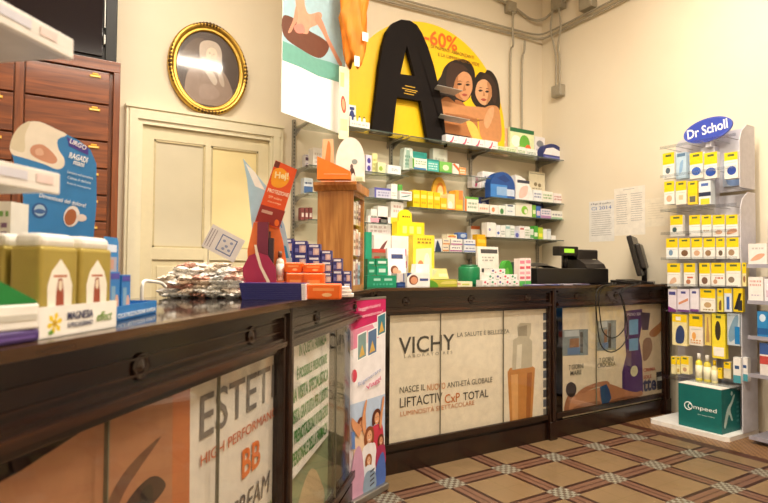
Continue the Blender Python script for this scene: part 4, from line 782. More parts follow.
# ================================================================== THINGS ON THE STRAIGHT COUNTER
BT = 1.0005
def bitem(a, b, yt, Y, D, base, items, label, name='product_box', cat='box', z=BT, group='product boxes on the straight counter', **kw):
    p0 = onY(a, yt, Y); p1 = onY(b, yt, Y); H = float((p0[2]+p1[2])/2-z)
    return prod(name, label, cat, (float(p0[0]+p1[0])/2, Y, z), 0, float(p1[0]-p0[0])-.002, H, D, base, items, group, **kw)
def htop(y, Y, x=420): return float(onY(x, y, Y)[2])
GR = '#15926a'
bitem(365.5, 372, 232, 2.80, .03, '#1f9a78', [('r', .2, .1, .8, .3, '#5ab89a')], 'tall narrow green box behind the stacked green boxes')
bitem(367, 396.5, 275.5, 2.64, .08, GR, [('r', .22, .55, .45, .75, '#a8dcc8'), ('r', .58, .55, .85, .75, '#a8dcc8'), ('l', 1, .2, .1, .9, .4, '#4ab894')], 'wide green box at the bottom of the green stack')
zb_ = htop(275.3, 2.64, 380)+.001
bitem(367.5, 376, 266, 2.65, .07, '#139068', [('r', .2, .3, .8, .6, '#8fd4bc')], 'left green box in the middle layer of the green stack', z=zb_)
bitem(376.4, 388, 266, 2.65, .07, '#17a078', [('r', .2, .3, .8, .7, '#d0eee2')], 'right green box in the middle layer of the green stack', z=zb_)
zc_ = htop(265.9, 2.65, 380)+.001
bitem(367.5, 375.5, 259, 2.655, .06, '#119066', [('r', .2, .3, .8, .6, '#b8e4d4')], 'left green box on top of the green stack', z=zc_)
bitem(376, 388, 258.5, 2.655, .06, '#128c62', [('r', .15, .3, .85, .65, '#d8f0e8')], 'right green box on top of the green stack', z=zc_)
bitem(389, 407, 248, 2.78, .02, '#f4f1f2', [('r', .2, .72, .85, .84, '#3f4a78'), ('e', .35, .42, .22, .12, '#7a4630'), ('e', .4, .40, .15, .09, '#dca284'), ('e', .62, .34, .12, .08, '#e0ac90'), ('r', .05, .05, .4, .2, '#3f9a74')], 'tall white upright box with navy heading and two faces', lean=R(-5))
bitem(372, 391, 249, 2.86, .03, '#9a8670', [('r', .1, .1, .4, .8, '#b84a3a'), ('r', .45, .1, .9, .8, '#7a8a5a'), ('r', 0, .9, 1, 1, '#c8483a')], 'brown and red box standing behind the green stack')
bitem(374, 391, 235, 2.95, .08, '#f2ecec', [('p', [(.05, .3), (.3, .7), (.8, .9), (.4, .6)], '#7a4a4a', 3), ('e', .7, .3, .1, .1, '#e08a9a')], 'white box with a dark swirl behind the upright boxes')
bitem(391.5, 409, 236, 2.96, .07, '#f4f0f0', [('l', 2, .1, .3, .9, .8, '#d87a9a'), ('e', .5, .2, .2, .1, '#7aa84a')], 'white box with pink marks right of the swirl box')
bitem(396.8, 406, 282.5, 2.66, .06, '#1f3f7a', [('r', .1, .3, .9, .5, '#4a6aa8')], 'navy box low between green stack and white box')
zb_ = htop(282, 2.66, 400)+.001
bitem(397, 406, 273.5, 2.67, .06, '#d8ccc8', [('r', .7, .0, 1, 1, '#2a3f7a')], 'beige box with navy side on the low navy box', z=zb_)
bitem(407, 430, 273, 2.64, .07, '#f2eeea', [('e', .28, .5, .2, .36, '#7a3a22'), ('e', .3, .46, .15, .27, '#dd9a76'), ('r', .55, .42, .92, .6, '#44508a'), ('p', [(0, .7), (.2, 1), (0, 1)], '#1f3f7a')], 'white box with a face and navy lettering, right of the navy box')
bitem(413, 434.5, 235, 2.80, .05, '#f3dc3c', [('p', [(.12, .2), (.88, .22), (.86, .75), (.14, .72)], '#f0e6b0'), ('e', .65, .45, .14, .2, '#e2e4e0'), ('e', .35, .38, .15, .12, '#d88a5a'), ('e', .5, .25, .3, .07, '#8ab84a'), ('l', 2, .2, .82, .85, .95, '#a8842a')], 'large upright yellow box with a picture of a baby bottle')
bitem(414, 431.5, 264, 2.72, .05, '#f6f4f0', [('l', 1, .3, .2, .7, .5, '#d8d4cc')], 'white slanting card in front of the large yellow box', 'display_card', 'display', shape='tent')
zq_ = htop(236, 2.96, 400)+.001
bitem(397, 424.5, 222, 2.965, .06, '#f8dc1e', z=zq_, items= [('r', .2, .2, .35, .7, '#fbee8a'), ('r', .45, .2, .6, .7, '#fbee8a'), ('r', .72, .2, .88, .7, '#fbee8a')], label='yellow box row with pale stripes, topmost of the yellow boxes')
zb_ = htop(222, 2.965, 410)+.001
bitem(399, 412, 209.5, 2.98, .02, '#f8e01e', [('l', 1, .25, .3, .85, .55, '#5a4a10')], 'small round yellow header card on the pale-striped yellow box', 'display_card', 'display', z=zb_, shape='dome')
bitem(430, 457, 279.5, 2.66, .06, '#b9b43a', [('p', [(0, 0), (.3, 0), (.2, .6), (0, .9)], '#5a9a2a', 3), ('p', [(.4, .3), (1, .4), (.9, .8), (.5, .7)], '#d8cc6a', 3)], 'low green-yellow box right of the white face box')
zb_ = htop(279, 2.66, 440)+.001
bitem(432, 449, 268.5, 2.68, .06, '#f6e89a', [('p', [(0, .1), (.3, .8), (.1, .9), (0, .8)], '#d8e0b0'), ('r', .4, .2, .9, .5, '#f8f0c8')], 'pale yellow tilted carton on the low green-yellow box', z=zb_, shape='tent')
bitem(457.5, 472.5, 281.5, 2.66, .05, '#eee6c0', [('r', .3, .2, .8, .5, '#c8d05a'), ('r', .0, .3, .2, .7, '#d89a7a')], 'small flat cream box left of the green canister')
p = onY(473, 280, 2.86); t = thing('canister', 'dark green cylindrical canister on the straight counter', 'canister', (p[0], 2.9, BT), 0, None)
MB().lathe([(.070, 0), (.072, .01), (.072, .11), (.066, .12)], mat('#147a48', .35), seg=28).build('body', t); MB().lathe([(.058, .115), (.058, .132), (.0, .134)], mat('#0f6038', .35), seg=28).build('lid', t)
bitem(479, 500, 246.5, 2.92, .02, '#e8e2d8', [('r', .15, .82, .95, .93, '#4a4848'), ('l', 2, .2, .6, .8, .75, '#b0aaa0'), ('r', .15, .32, .7, .42, '#3c3a3c'), ('l', 2, .2, .15, .8, .28, '#8a8680')], 'grey-white upright card with dark headings behind the small white boxes', 'display_card', 'display', lean=R(-4))
k = 0
nmc = ['leftmost', 'second', 'third', 'fourth', 'fifth']
for r_, (xs_, yt) in enumerate((((482.5, 490, 497.5, 505, 512, 519), 280.7), ((488, 495.5, 503, 510.5, 517.5), 273.6), ((491, 498.5, 506), 266.6))):
    z_ = BT+r_*.036
    for i, (a, b_) in enumerate(zip(xs_, xs_[1:])):
        p0 = onY(a, 280, 2.66); p1 = onY(b_, 280, 2.66)
        prod('pill_box', f'small white pill box, {nmc[i]} in the {["bottom", "middle", "top"][r_]} row of the pill box stack', 'box', ((p0[0]+p1[0])/2, 2.66+r_*.003, z_), 0, p1[0]-p0[0]-.003, .035, .06, '#f3efec',
             [('e', .35, .62, .16, .2, ['#d0485a', '#3f9a6a', '#5a4a8a'][(i+r_) % 3]), ('e', .7, .35, .12, .14, ['#7a3a4a', '#c86a7a', '#4a9a8a'][(i+2*r_) % 3]), ('r', .1, .05, .5, .15, '#9ab8a0')], 'small white pill boxes in the stack')
bitem(503.5, 513, 260.5, 2.86, .05, '#3f9a2e', [('e', .4, .5, .2, .2, '#6ab84a')], 'round-topped bright green pack behind the pill boxes', shape='dome')
bitem(513.5, 520, 262, 2.9, .05, '#1c3a2c', [('e', .4, .5, .2, .2, '#2a5a44')], 'round-topped very dark green pack behind the pill boxes', shape='dome')
for k_, (a, b_, yt, l_) in enumerate(((519.3, 525.2, 258.5, 'left'), (525.4, 531, 258, 'right'))):
    bitem(a, b_, yt, 2.72, .05, '#f2e2dc', [('r', .1, .8, .9, .92, '#e8889a'), ('r', .1, .6, .9, .7, '#d85a6a'), ('r', .1, .4, .9, .5, '#e8a0a8'), ('r', .1, .22, .9, .32, '#d86a7a'), ('r', 0, 0, 1, .15, '#5ab85a')], f'tall white box with red stripes and green foot, {l_} of the pair before the till')
for k_, (x, c_, l_) in enumerate(((538, '#7a78a8', 'lilac'), (551, '#4a5a9a', 'blue'), (565, '#b8b4c4', 'pale grey'), (578, '#5a5a78', 'slate'))):
    p = onY(x, 285, 2.63); g = MB(); g.box(-.09, .09, 0, .08, 0, .006, mat(c_, .35), .001); g.box(-.06, .02, .01, .06, .006, .0065, mat('#d8d4e0')); g.box(.03, .07, .02, .05, .006, .0065, mat('#8a3a5a'))
    tag(g.build('leaflet_pack', loc=(p[0], 2.60, BT)), f'flat {l_} leaflet pack lying at the counter edge before the till', 'leaflet', 'flat leaflets before the till')

# cash register
t = thing('cash_register', 'black cash register with a green customer display, on the straight counter', 'cash register', (3.37, 2.80, BT))
DKP = mat('#1a1614', .35); DKP2 = mat('#2a2522', .4)
MB().box(-.33, .46, 0, .28, 0, .115, DKP, .008).build('cash_drawer', t)
g = MB(); g.prism([(.0, .116), (.24, .116), (.24, .225), (.16, .235), (.02, .15)], DKP2, 'x', .20, .43); g.build('body', t)
g = MB(); g.bbox(.20, .44, .08, .22, .17, .262, DKP2, .012); g.box(.37, .41, .0785, .0805, .17, .19, mat('#c8c0a0')); g.build('printer', t)
g = MB(); g.cyl((.10, .12, .115), (.10, .12, .22), .02, DKP); g.bbox(-.03, .18, .06, .13, .21, .28, DKP, .006); dsp = g.build('customer_display', t)
MB().box(.02, .13, .0585, .0605, .232, .262, mat('#9ad83a', .3, emit=.6)).build('display_screen', dsp)
t = thing('document_bag', 'flat black bag bulging on the counter left of the cash register display', 'bag', (3.21, 2.86, BT+.1155))
g = MB(); g.add(*(lambda n, m_: ([(-.13+.28*i/n, .02+.14*j/m_, .04*math.sin(math.pi*min(1, .15+i/n*.85))*math.sin(math.pi*(.15+.7*j/m_))) for i in range(n+1) for j in range(m_+1)]+[(-.13+.28*i/n, .02+.14*j/m_, 0) for i in range(n+1) for j in range(m_+1)], [(i*(m_+1)+j, (i+1)*(m_+1)+j, (i+1)*(m_+1)+j+1, i*(m_+1)+j+1) for i in range(n) for j in range(m_)]+[((n+1)*(m_+1)+i*(m_+1)+j, (n+1)*(m_+1)+i*(m_+1)+j+1, (n+1)*(m_+1)+(i+1)*(m_+1)+j+1, (n+1)*(m_+1)+(i+1)*(m_+1)+j) for i in range(n) for j in range(m_)]))(12, 8), DKP, True); g.build('soft_body', t)
p0 = onY(631, 250, 2.86); p1 = onY(657, 250, 2.86)
t = thing('computer_monitor', 'black flat monitor turned away, at the right end of the straight counter', 'monitor', (4.13, 2.72, BT), R(-152))
g = MB(); tl = Matrix.Rotation(R(14), 4, 'X'); g.M = Matrix.Translation((0, .0, .06)) @ tl
g.bbox(-.205, .205, -.012, .025, 0, .32, DKP, .008); g.bbox(-.13, .13, .02, .06, .05, .25, DKP2, .012); g.build('housing', t)
g = MB(); g.M = Matrix.Translation((0, .0, .06)) @ tl; g.box(-.19, .19, -.0135, -.012, .02, .30, mat('#20262c', .1)); g.build('screen', t)
g = MB(); g.M = Matrix.Translation((0, .0, .06)) @ tl; [g.box(-.08, .08, .0595, .0615, .06+k*.018, .068+k*.018, BLACK) for k in range(7)]; g.build('vent_grille', t)
g = MB(); g.bbox(-.10, .10, -.09, .09, 0, .018, DKP, .006); g.cyl((0, .02, .01), (0, .02, .14), .02, DKP); g.build('stand', t)
t = thing('keyboard', 'low black keyboard lying between cash register and monitor', 'keyboard', (3.86, 2.60, BT), 0)
g = MB(); g.prism([(0, 0), (.15, 0), (.15, .03), (.0, .014)], DKP, 'x', -.08, .16); g.build('case', t)
g = MB(); g.M = Matrix.Translation((0, 0, .0165)) @ Matrix.Rotation(R(6.1), 4, 'X'); [g.box(-.05+i*.02, -.034+i*.02, .01+j*.024, .029+j*.024, -.002, .005, DKP2) for i in range(10) for j in range(5)]; k_ = g.build('keys', t); k_['kind'] = 'stuff'
def cable(path, r, label): tag(MB().tube(crom(path, 8, False), r, BLACK, 8).build('power_cable'), label, 'cable', 'cables hanging over the counter front')
def cp(x, y, Y=BY-.04): p = onY(x, y, Y); return (float(p[0]), Y, float(p[2]))
cable([(3.62, 2.66, 1.006), (3.57, 2.55, 1.008), cp(600, 291), cp(600.5, 320), cp(604, 333), cp(612, 338), cp(620, 334), cp(625, 325), cp(624.5, 305), cp(620, 291), (3.80, 2.55, 1.008), (3.79, 2.66, 1.006)], .004, 'black cable hanging over the counter front in the smaller loop')
cable([(3.57, 2.68, 1.006), (3.53, 2.55, 1.009), cp(597, 291, BY-.05), cp(597.5, 325, BY-.05), cp(601, 345, BY-.05), cp(610, 352, BY-.05), cp(620, 348, BY-.05), cp(626.5, 338, BY-.05), cp(627, 322, BY-.05), cp(622, 292, BY-.05), (3.86, 2.55, 1.009), (3.85, 2.68, 1.006)], .004, 'black cable hanging over the counter front in the larger lower loop')

# ================================================================== THINGS ON THE ANGLED COUNTER
# wooden showcase
t = thing('wooden_showcase', 'honey-coloured wooden showcase with a moulded top and glass front, on the counter corner', 'showcase', dg(1.985, .025, BT), DA)
g = MB(); g.box(0, .014, 0, .175, 0, .47, OAK, .002); g.box(.014, .25, .165, .175, 0, .47, OAK); g.box(.236, .25, 0, .165, 0, .47, OAK, .002); g.box(.014, .236, 0, .165, 0, .02, OAK); g.box(.014, .236, 0, .165, .45, .47, OAK); g.build('case', t)
g = MB(); g.prism([(-.008, .47), (.258, .47), (.272, .495), (.272, .51), (-.022, .51), (-.022, .495)], OAK, 'y', -.02, .19); g.build('moulded_top', t)
MB().box(.016, .234, .002, .006, .021, .449, glassmat('showcase_glass', '#ffffff', .0, .02, 9)).build('glass_door', t)
for z_ in (.16, .31): MB().box(.016, .234, .012, .16, z_, z_+.005, SHGL).build('inner_shelf', t)
for k_, z_ in enumerate((.0205, .1655, .3155)):
    for j in range(4):
        c_ = [['#d8a88a', '#e8e2dc', '#b88a9a', '#9ac0d8'], ['#c88a6a', '#efe8e0', '#e0b0a8', '#d8d0c8'], ['#8a4a5a', '#efe8dc', '#d8c8a8', '#c8a090']][k_][j]
        l_ = ['peach', 'white', 'mauve', 'light blue', 'copper', 'ivory', 'pink', 'pale grey', 'wine red', 'cream', 'sand', 'tan'][k_*4+j]
        q_ = dg(1.985+.045+j*.052, .025+.014, BT+z_)
        prod('cosmetic_box', f'{l_} cosmetic box inside the wooden showcase, {["bottom", "middle", "top"][k_]} shelf', 'box', q_, DA, .042, [.125, .13, .12][k_]-.01*(j % 2), .05, c_, [('l', 2, .15, .2, .85, .7, '#7a5a5a'), ('r', 0, .85, 1, 1, '#f4efe8')], 'cosmetic boxes in the showcase')
# on the showcase
zT = BT+.5105
def titem(a, b, yt, n_, D, base, items, label, t0=None, rz=None, **kw):
    (x, y), r_, W = span(a, b, yt, 2.62+n_, 2.62+n_); H = EYE+(268.5-yt)*(2.62+n_)/F_-zT
    return prod(kw.pop('name', 'product_box'), label, kw.pop('cat', 'box'), (x, y, zT), r_ if rz is None else rz, W, H, D, base, items, **kw)
(x, y), r_, W = span(317, 351, 170, 2.60)
g = MB(); g.prism([(-W/2, 0), (W/2, 0), (W/2-.002, .035), (W/2-.03, .05), (-W/2, .105)], mat('#f07a1e', .45), 'y', 0, .05); g.box(-W*.3, W*.42, -.001, 0, .022, .024, mat('#f8c89a')); g.ell = None
tag(g.build('counter_tray', None, (x, y, zT), r_), 'sloping orange cardboard display tray on top of the wooden showcase', 'display')
titem(321, 335, 139, .09, .012, '#efb48a', [('p', [(.2, .1), (.6, .2), (.7, .8), (.5, .95), (.3, .5)], '#e87a3a', 3), ('r', .55, .1, .95, .3, '#7aa8c8')], 'peach header card with a pointed top behind the orange tray', name='display_card', cat='display', shape='tent')
titem(336, 365, 137, .065, .02, '#f5ece4', [('e', .55, .34, .05, .06, '#6a5a5a'), ('p', [(.5, .1), (.6, .2), (.68, .12), (.62, .3), (.5, .28)], '#4a3530', 3), ('e', .2, .22, .1, .08, '#cfd87a'), ('e', .65, .45, .1, .06, '#8a9a98')], 'large white round-topped card on the wooden showcase', name='display_card', cat='display', shape='dome')
titem(355, 363.5, 176, .045, .015, '#e9ecc8', [('l', 3, .15, .1, .85, .8, '#a8c08a')], 'small pale green leaflet box at the right edge of the showcase top')

# magnesia pack: tray + tins
mo = (.0145, .8985); mr = R(51.0)
t = thing('counter_tray', 'white cardboard tray printed MAGNESIA holding gold-green tins, at the counter edge', 'display tray', (mo[0], mo[1], BT), mr)
g = MB(); TW = .18; g.box(0, TW, 0, .002, 0, .044, WHITE); g.box(0, .002, 0, .12, 0, .044, WHITE); g.box(TW-.002, TW, 0, .12, 0, .044, WHITE); g.box(0, TW, .118, .12, 0, .044, WHITE); g.box(0, TW, 0, .12, 0, .002, WHITE); g.build('tray', t)
txt('MAGNESIA', T(.058, .022, .001), .012, .058, '#2c2f5a', t, .012); txt('S.PELLEGRINO', T(.058, .011, .001), .007, .058, '#2c2f5a', t, .01); txt('effect', T(.126, .014, .001), .015, .04, '#7a9a4a', t, .006, shear=.3)
g = Pic(FRONT)
for k in range(6): a = R(k*60+15); g.lay([(.032, .02), (.032+.012*math.cos(a-.35), .02+.012*math.sin(a-.35)), (.032+.016*math.cos(a), .02+.016*math.sin(a)), (.032+.012*math.cos(a+.35), .02+.012*math.sin(a+.35))], '#e8c81e'); g.k = 0
g.k = 3; g.ell(.032, .02, .004, .004, '#c89a10', 10); g.lay([(.018, .008), (.026, .012), (.03, .006), (.022, .004)], '#6a9a3a'); g.build('flower_print', t)
GGM = '#b3a050'
def tin(u, v, label):
    a, b_ = math.cos(mr), math.sin(mr); loc = (mo[0]+a*u-b_*v, mo[1]+b_*u+a*v, BT+.0025)
    q = thing('powder_tin', label, 'tin', loc, mr, 'gold-green powder tins in the white tray')
    w, d_, h = .079, .048, .126
    MB().bbox(0, w, 0, d_, 0, h, mat(GGM, .35, .35), .006).build('body', q)
    MB().bbox(.002, w-.002, .002, d_-.002, h-.004, h+.018, mat('#f0ede6', .3), .010).build('lid', q)
    pc = Pic(FRONT); x = w/2
    pc.lay([(x-.024, .01), (x+.024, .01), (x+.026, .070), (x+.018, .09), (x, .108), (x-.018, .09), (x-.026, .070)], '#efe9dc')
    pc.lay([(x-.009, .02), (x+.009, .02), (x+.008, .06), (x+.004, .08), (x-.004, .08), (x-.008, .06)], '#9a4a34'); pc.rect(x-.014, .082, x+.014, .085, '#b86a4a'); pc.ell(x, .07, .004, .008, '#e8d8c0', 12); pc.rect(x-.02, .013, x+.02, .017, '#8a5a3a')
    pc.build('label', q)
tin(.007, .004, 'gold-green powder tin with white lid, front left in the white tray'); tin(.092, .004, 'gold-green powder tin with white lid, front right in the white tray')
tin(.007, .060, 'gold-green powder tin with white lid, rear left in the white tray'); tin(.092, .060, 'gold-green powder tin with white lid, rear right in the white tray')
# foot care display card
(x, y), r_, W = span(26, 91, 180, 1.16, 1.24); W = float(W)
t = thing('foot_care_display', 'tall blue foot-care display card with a picture of a foot, behind the powder tins', 'display', (x, y, BT), r_)
Hc = EYE+(267-124)*1.2/F_-BT
cf = lambda px, py: ((px-58.5)*1.2/F_, EYE+(267-py)*1.2/F_-BT)
cl = lambda pts: [cf(*p) for p in pts]
MB().box(-W/2+.005, W/2-.005, .003, .09, 0, .14, mat('#2a78b4', .5)).build('base_box', t)
outl = cl([(27, 232), (28, 200), (16, 152), (20, 138), (28, 128), (40, 125), (55, 130), (75, 138), (86, 146), (92, 160), (93, 200), (91, 234)])
outl = [(outl[0][0], .0)]+outl+[(outl[-1][0], .0)]
MB().prism(outl, mat('#2f7fc0', .45), 'y', 0, .003).build('card', t)
g = Pic(FRONT)
g.lay(cl([(16, 152), (20, 138), (28, 128), (40, 125), (55, 130), (64, 134), (56, 140), (57, 150), (62, 158), (62, 166), (56, 170), (44, 166), (26, 162), (18, 160)]), '#efe4d4', smooth=3)
g.lay(cl([(16, 152), (20, 138), (28, 128), (32, 127), (28, 140), (28, 156), (20, 156)]), '#dccfb4', smooth=3)
g.lay(cl([(34, 150), (42, 147), (50, 152), (56, 160), (52, 165), (40, 162), (33, 157)]), '#cf9478', smooth=3); g.lay(cl([(37, 153), (42, 151), (44, 157), (38, 158)]), '#e2b49a', smooth=3)
g.lay(cl([(64, 136), (84, 145), (84, 152), (66, 145)]), '#4a3a9a')
g.ell(*cf(42, 212), .014, .016, '#2a5a9a'); g.ell(*cf(42, 212), .010, .012, '#a8c4dc'); g.ell(*cf(42, 213), .010, .005, '#3a62a0')
g.ell(*cf(70, 216), .015, .023, '#e9e2e0', rot=-.2); g.ell(*cf(69, 217), .011, .018, '#a8603a', rot=-.2); g.ell(*cf(79, 217), .010, .008, '#e6d4cc')
g.build('print', t)
def ct(s, px, py, w, h, c_, b=.01, rot=-.17): X, Z_ = cf(px, py); txt(s, T(X, Z_, g.top, None, rot), h*1.2/F_, w*1.2/F_, c_, t, b)
ct('URGO', 66, 142, 16, 5, '#f2eef8', .02, -.35); ct('RAGADI', 66, 157, 17, 6, '#ffffff', .02, -.2); ct('mani', 70, 163, 10, 5, '#ffffff', .02, -.2)
ct('Lenisce ed accelera', 65, 172.5, 24, 2.6, '#d8e8f4'); ct('Calma il dolore', 65, 178, 22, 2.6, '#d8e8f4'); ct('Evita la ricomparsa', 65, 184, 22, 2.6, '#d8e8f4')
ct('Dimenticati del dolore!', 41, 199, 42, 4, '#f4f8fc', .008)
# small blue boxes
p0 = onD(115, 319, 1.03)[:2]; p1 = onD(156.5, 311, 1.25)[:2]; r_ = math.atan2(p1[1]-p0[1], p1[0]-p0[0]); W = float(np.linalg.norm(p1-p0))
UB = mat('#2a7cc4', .4)
t = thing('counter_tray', 'low blue cardboard tray with white capital lettering, right of the powder tins', 'display tray', (float(p0[0]), float(p0[1]), BT), r_)
g = MB(); g.box(0, W, 0, .002, 0, .027, UB); g.box(0, .002, 0, .08, 0, .027, UB); g.box(W-.002, W, 0, .08, 0, .027, UB); g.box(0, W, 0, .08, 0, .002, UB); g.build('tray', t)
txt('CICATRIZZAZIONE RAPIDA', T(.01, .005, .001), .008, W-.02, '#e8f2f8', t, .01)
g = Pic(FRONT); g.M = Matrix.Translation((.082, .060, 0)) @ FRONT; g.lay([(0, 0), (.072, 0), (.072, .15), (.066, .16), (.006, .16), (0, .15)], '#2f86c8', th=.002); g.rect(.008, .09, .064, .12, '#a8aab8'); g.rect(.016, .095, .05, .115, '#c89a88'); g.rect(.008, .13, .062, .145, '#d8e4f4'); g.build('header_card', t)
a, b_ = math.cos(r_), math.sin(r_)
for k_, (u, v, h, l_) in enumerate(((.004, .012, .088, 'left'), (.052, .010, .082, 'right'))):
    q_ = (float(p0[0])+a*(u+.022)-b_*v, float(p0[1])+b_*(u+.022)+a*v, BT+.0025)
    prod('plaster_box', f'slim blue plaster box standing {l_} in the low blue tray', 'box', q_, r_, .043, h, .03, '#2a7cc4', [('r', .15, .2, .55, .7, '#7fa8c8'), ('e', .7, .3, .2, .22, '#d8a890'), ('r', .05, .85, .95, .97, '#4a4aa8')], 'slim blue plaster boxes')
tag(MB().tube(crom([(x_, y_, z_) for x_, y_, z_ in [tuple(map(float, onD(142, 284.5, 1.42)))[:2]+(1.002,), tuple(map(float, onD(143, 283, 1.42))), tuple(map(float, onD(152, 281.5, 1.5))), tuple(map(float, onD(161, 283, 1.6))), tuple(map(float, onD(166, 287, 1.62)))]], 6, False), .0045, WHITE).build('plastic_handle'), 'white curved plastic handle between blue tray and sweet packets', 'handle')

# items at the left edge of the frame
(x, y), r_, W = span(-60, 41, 330, .62, .76)
t = thing('flat_box', 'flat dark purple box at the left edge of the photo on the counter', 'box', (x, y, BT), r_)
MB().bbox(-W/2, W/2, 0, .05, 0, .017, mat('#4a3572', .4), .005).build('carton', t); MB().box(-W/2+.01, W/2-.01, -.0005, .0005, .006, .009, mat('#6a5298')).build('stripe', t)
(x, y), r_, W = span(-60, 40, 305, .635, .755)
t = thing('green_topped_box', 'white open box with sloping dark green lid at the left edge of the counter', 'box', (x, y, BT+.0175), r_)
g = MB(); g.box(-W/2, W/2, .0, .03, 0, .033, WHITE, .003); g.box(-W/2+.004, W/2-.004, -.001, .0, .012, .02, mat('#c9c6bc')); g.build('carton', t)
g = MB(); g.prism([(-W/2, .0335), (W/2-.002, .0335), (W/2-.004, .037), (W/2-.06, .066), (-W/2, .072)], mat('#17803a', .4), 'y', .002, .028); g.build('lid', t)
(x, y), r_, W = span(-40, 10, 240, 1.0)
t = prod('medicine_box', 'tall white box with green and purple lettering behind the green lid', 'box', (x, y, BT), r_, W, EYE+(268-203)*1.0/F_-BT, .05, '#dcd9cf', [('l', 1, .6, .86, .97, .94, '#6a9a4a'), ('l', 2, .6, .7, .97, .84, '#7a5a7a'), ('l', 1, .6, .6, .97, .68, '#7a9a5a'), ('e', .85, .12, .1, .07, '#8a9a4a')])
# near display rack: shelves with price rails running out of the frame
RK = mat('#cfc9c2', .4); t = thing('display_rack', 'pale out-of-focus display rack whose shelf ends show at the left edge', 'display rack', dg(0, 0, BT), DA)
g = MB(); g.box(-.34, -.31, .02, .22, 0, .62, RK, .003); g.box(-.34, -.10, .02, .22, 0, .012, RK, .002); g.box(-.34, -.10, .21, .22, 0, .62, RK, .002); g.build('upright_frame', t)
def rshelf(z0, t1, lip, d_): 
    s = MB(); s.box(-.32, t1, .006, d_, z0-.001, z0+.004, RK); o = s.build('shelf', t)
    l = MB(); l.box(-.32, t1+.001, -.004, .006, z0-.004, z0+lip, mat('#e9e4de', .35), .002); l.build('price_rail', o)
    l = MB(); l.M = Matrix.Translation((0, -.0045, 0)) @ FRONT
    for (a, b_, c_) in ((-.02, .03, '#d4d4e0'), (.045, .075, '#e6d0cc')): l.box(a, min(b_, t1-.01), z0+lip*.3, z0+lip*.75, 0, .0005, mat(c_, .5))
    l.build('price_label', o)
rshelf(.405, .108, .026, .12); rshelf(.205, .088, .026, .10)

# pile of cellophane sweet packets
CE = [mat(h, .38, var=.3, scale=60) for h in ('#f4ece0', '#efd8c8', '#dba898', '#f6f2ea', '#e6cdb8', '#f2ece2')]
cx0, cy0 = [float(q) for q in onD(207, 285, 1.93)[:2]]
rnd = random.Random(11); cnt = 0
def packet(x, y, z, rz, w, d_, h, m, tilt):
    n, m2 = 12, 8; top = []; bot = []
    for i in range(n+1):
        for j in range(m2+1):
            u, v = i/n, j/m2; e = (math.sin(math.pi*u)**.5)*(math.sin(math.pi*v)**.5) if 0 < u < 1 and 0 < v < 1 else 0
            k_ = e*(.4+1.0*rnd.random())
            xx = (u-.5)*w+.009*(rnd.random()-.5); yy = (v-.5)*d_+.008*(rnd.random()-.5)
            top.append((xx, yy, h/2+h/2*k_)); bot.append((xx, yy, h/2-h/2*k_*.9))
    F = [(i*(m2+1)+j, (i+1)*(m2+1)+j, (i+1)*(m2+1)+j+1, i*(m2+1)+j+1) for i in range(n) for j in range(m2)]
    o = (n+1)*(m2+1); F2 = [tuple(o+q for q in f[::-1]) for f in F]
    g = MB(); g.add(top+bot, F+F2, m)
    w_i = [i_ for i_ in range(len(g.v)) if i_ % 9 in (0, 8)]
    for i_ in w_i: p_ = g.v[i_]; g.v[i_] = (p_[0], p_[1]*1.12, p_[2]+.006*(rnd.random()-.4))
    ob = g.build('sweet_packet', None, (x, y, z), rz)
    if z > BT+.01: ob.rotation_euler.x = rnd.uniform(-.2, .2); ob.rotation_euler.y = rnd.uniform(-.2, .2)
    tag(ob, 'crinkled cellophane sweet packet in the pile on the angled counter', 'packet', 'cellophane sweet packets in the pile'); return ob
for lay in range(8):
    nn = (5, 4) if lay < 5 else (4, 3) if lay < 7 else (3, 2)
    for i in range(nn[0]):
        for j in range(nn[1]):
            if lay > 0 and j not in (0, nn[1]-1) and i not in (0, nn[0]-1) and lay < 7: continue
            u = (i-(nn[0]-1)/2)*.050+rnd.uniform(-.012, .012); v = (j-(nn[1]-1)/2)*.042+rnd.uniform(-.005, .005)
            ang = AZ-math.pi/2; X = cx0+u*math.cos(ang)-v*math.sin(ang); Y_ = cy0+u*math.sin(ang)+v*math.cos(ang)
            packet(X, Y_, BT+lay*.0135, ang+rnd.uniform(-.6, .6), .062, .047, .021, CE[rnd.randrange(6)], 0); cnt += 1
# tilted card on a stick
(x, y), r_, W = span(205, 243, 240, 1.86)
t = thing('sign_card', 'tilted white card with a blue framed drawing on a thin stick above the sweet packets', 'sign', (x, y, BT+.108), r_)
MB().cyl((-.052, .002, 0), (-.052, .002, .10), .0012, STEEL, seg=6).build('stick', t)
g = Pic(FRONT); g.M = Matrix.Translation((-.002, 0, .072)) @ Matrix.Rotation(R(27), 4, 'Y') @ FRONT @ Matrix.Scale(1.13, 4)
g.lay([(-.053, -.036), (.053, -.036), (.053, .036), (-.053, .036)], '#f0ebee', th=.001); g.lay([(-.014, -.026), (.036, -.026), (.036, .024), (-.014, .024)], '#5a6fa8'); g.lay([(-.011, -.023), (.033, -.023), (.033, .021), (-.011, .021)], '#ebe6ea')
for (a, b_) in ((0, .008), (.012, -.004), (.022, .01), (.006, -.014), (.024, -.012)): g.ell(a, b_, .005, .004, '#9aa4c8', 10); g.k = 4
for k_ in range(3): g.rect(-.048+k_*.008, -.028, -.046+k_*.008, .026, '#9a8a98'); g.k = 4
g.build('card', t)

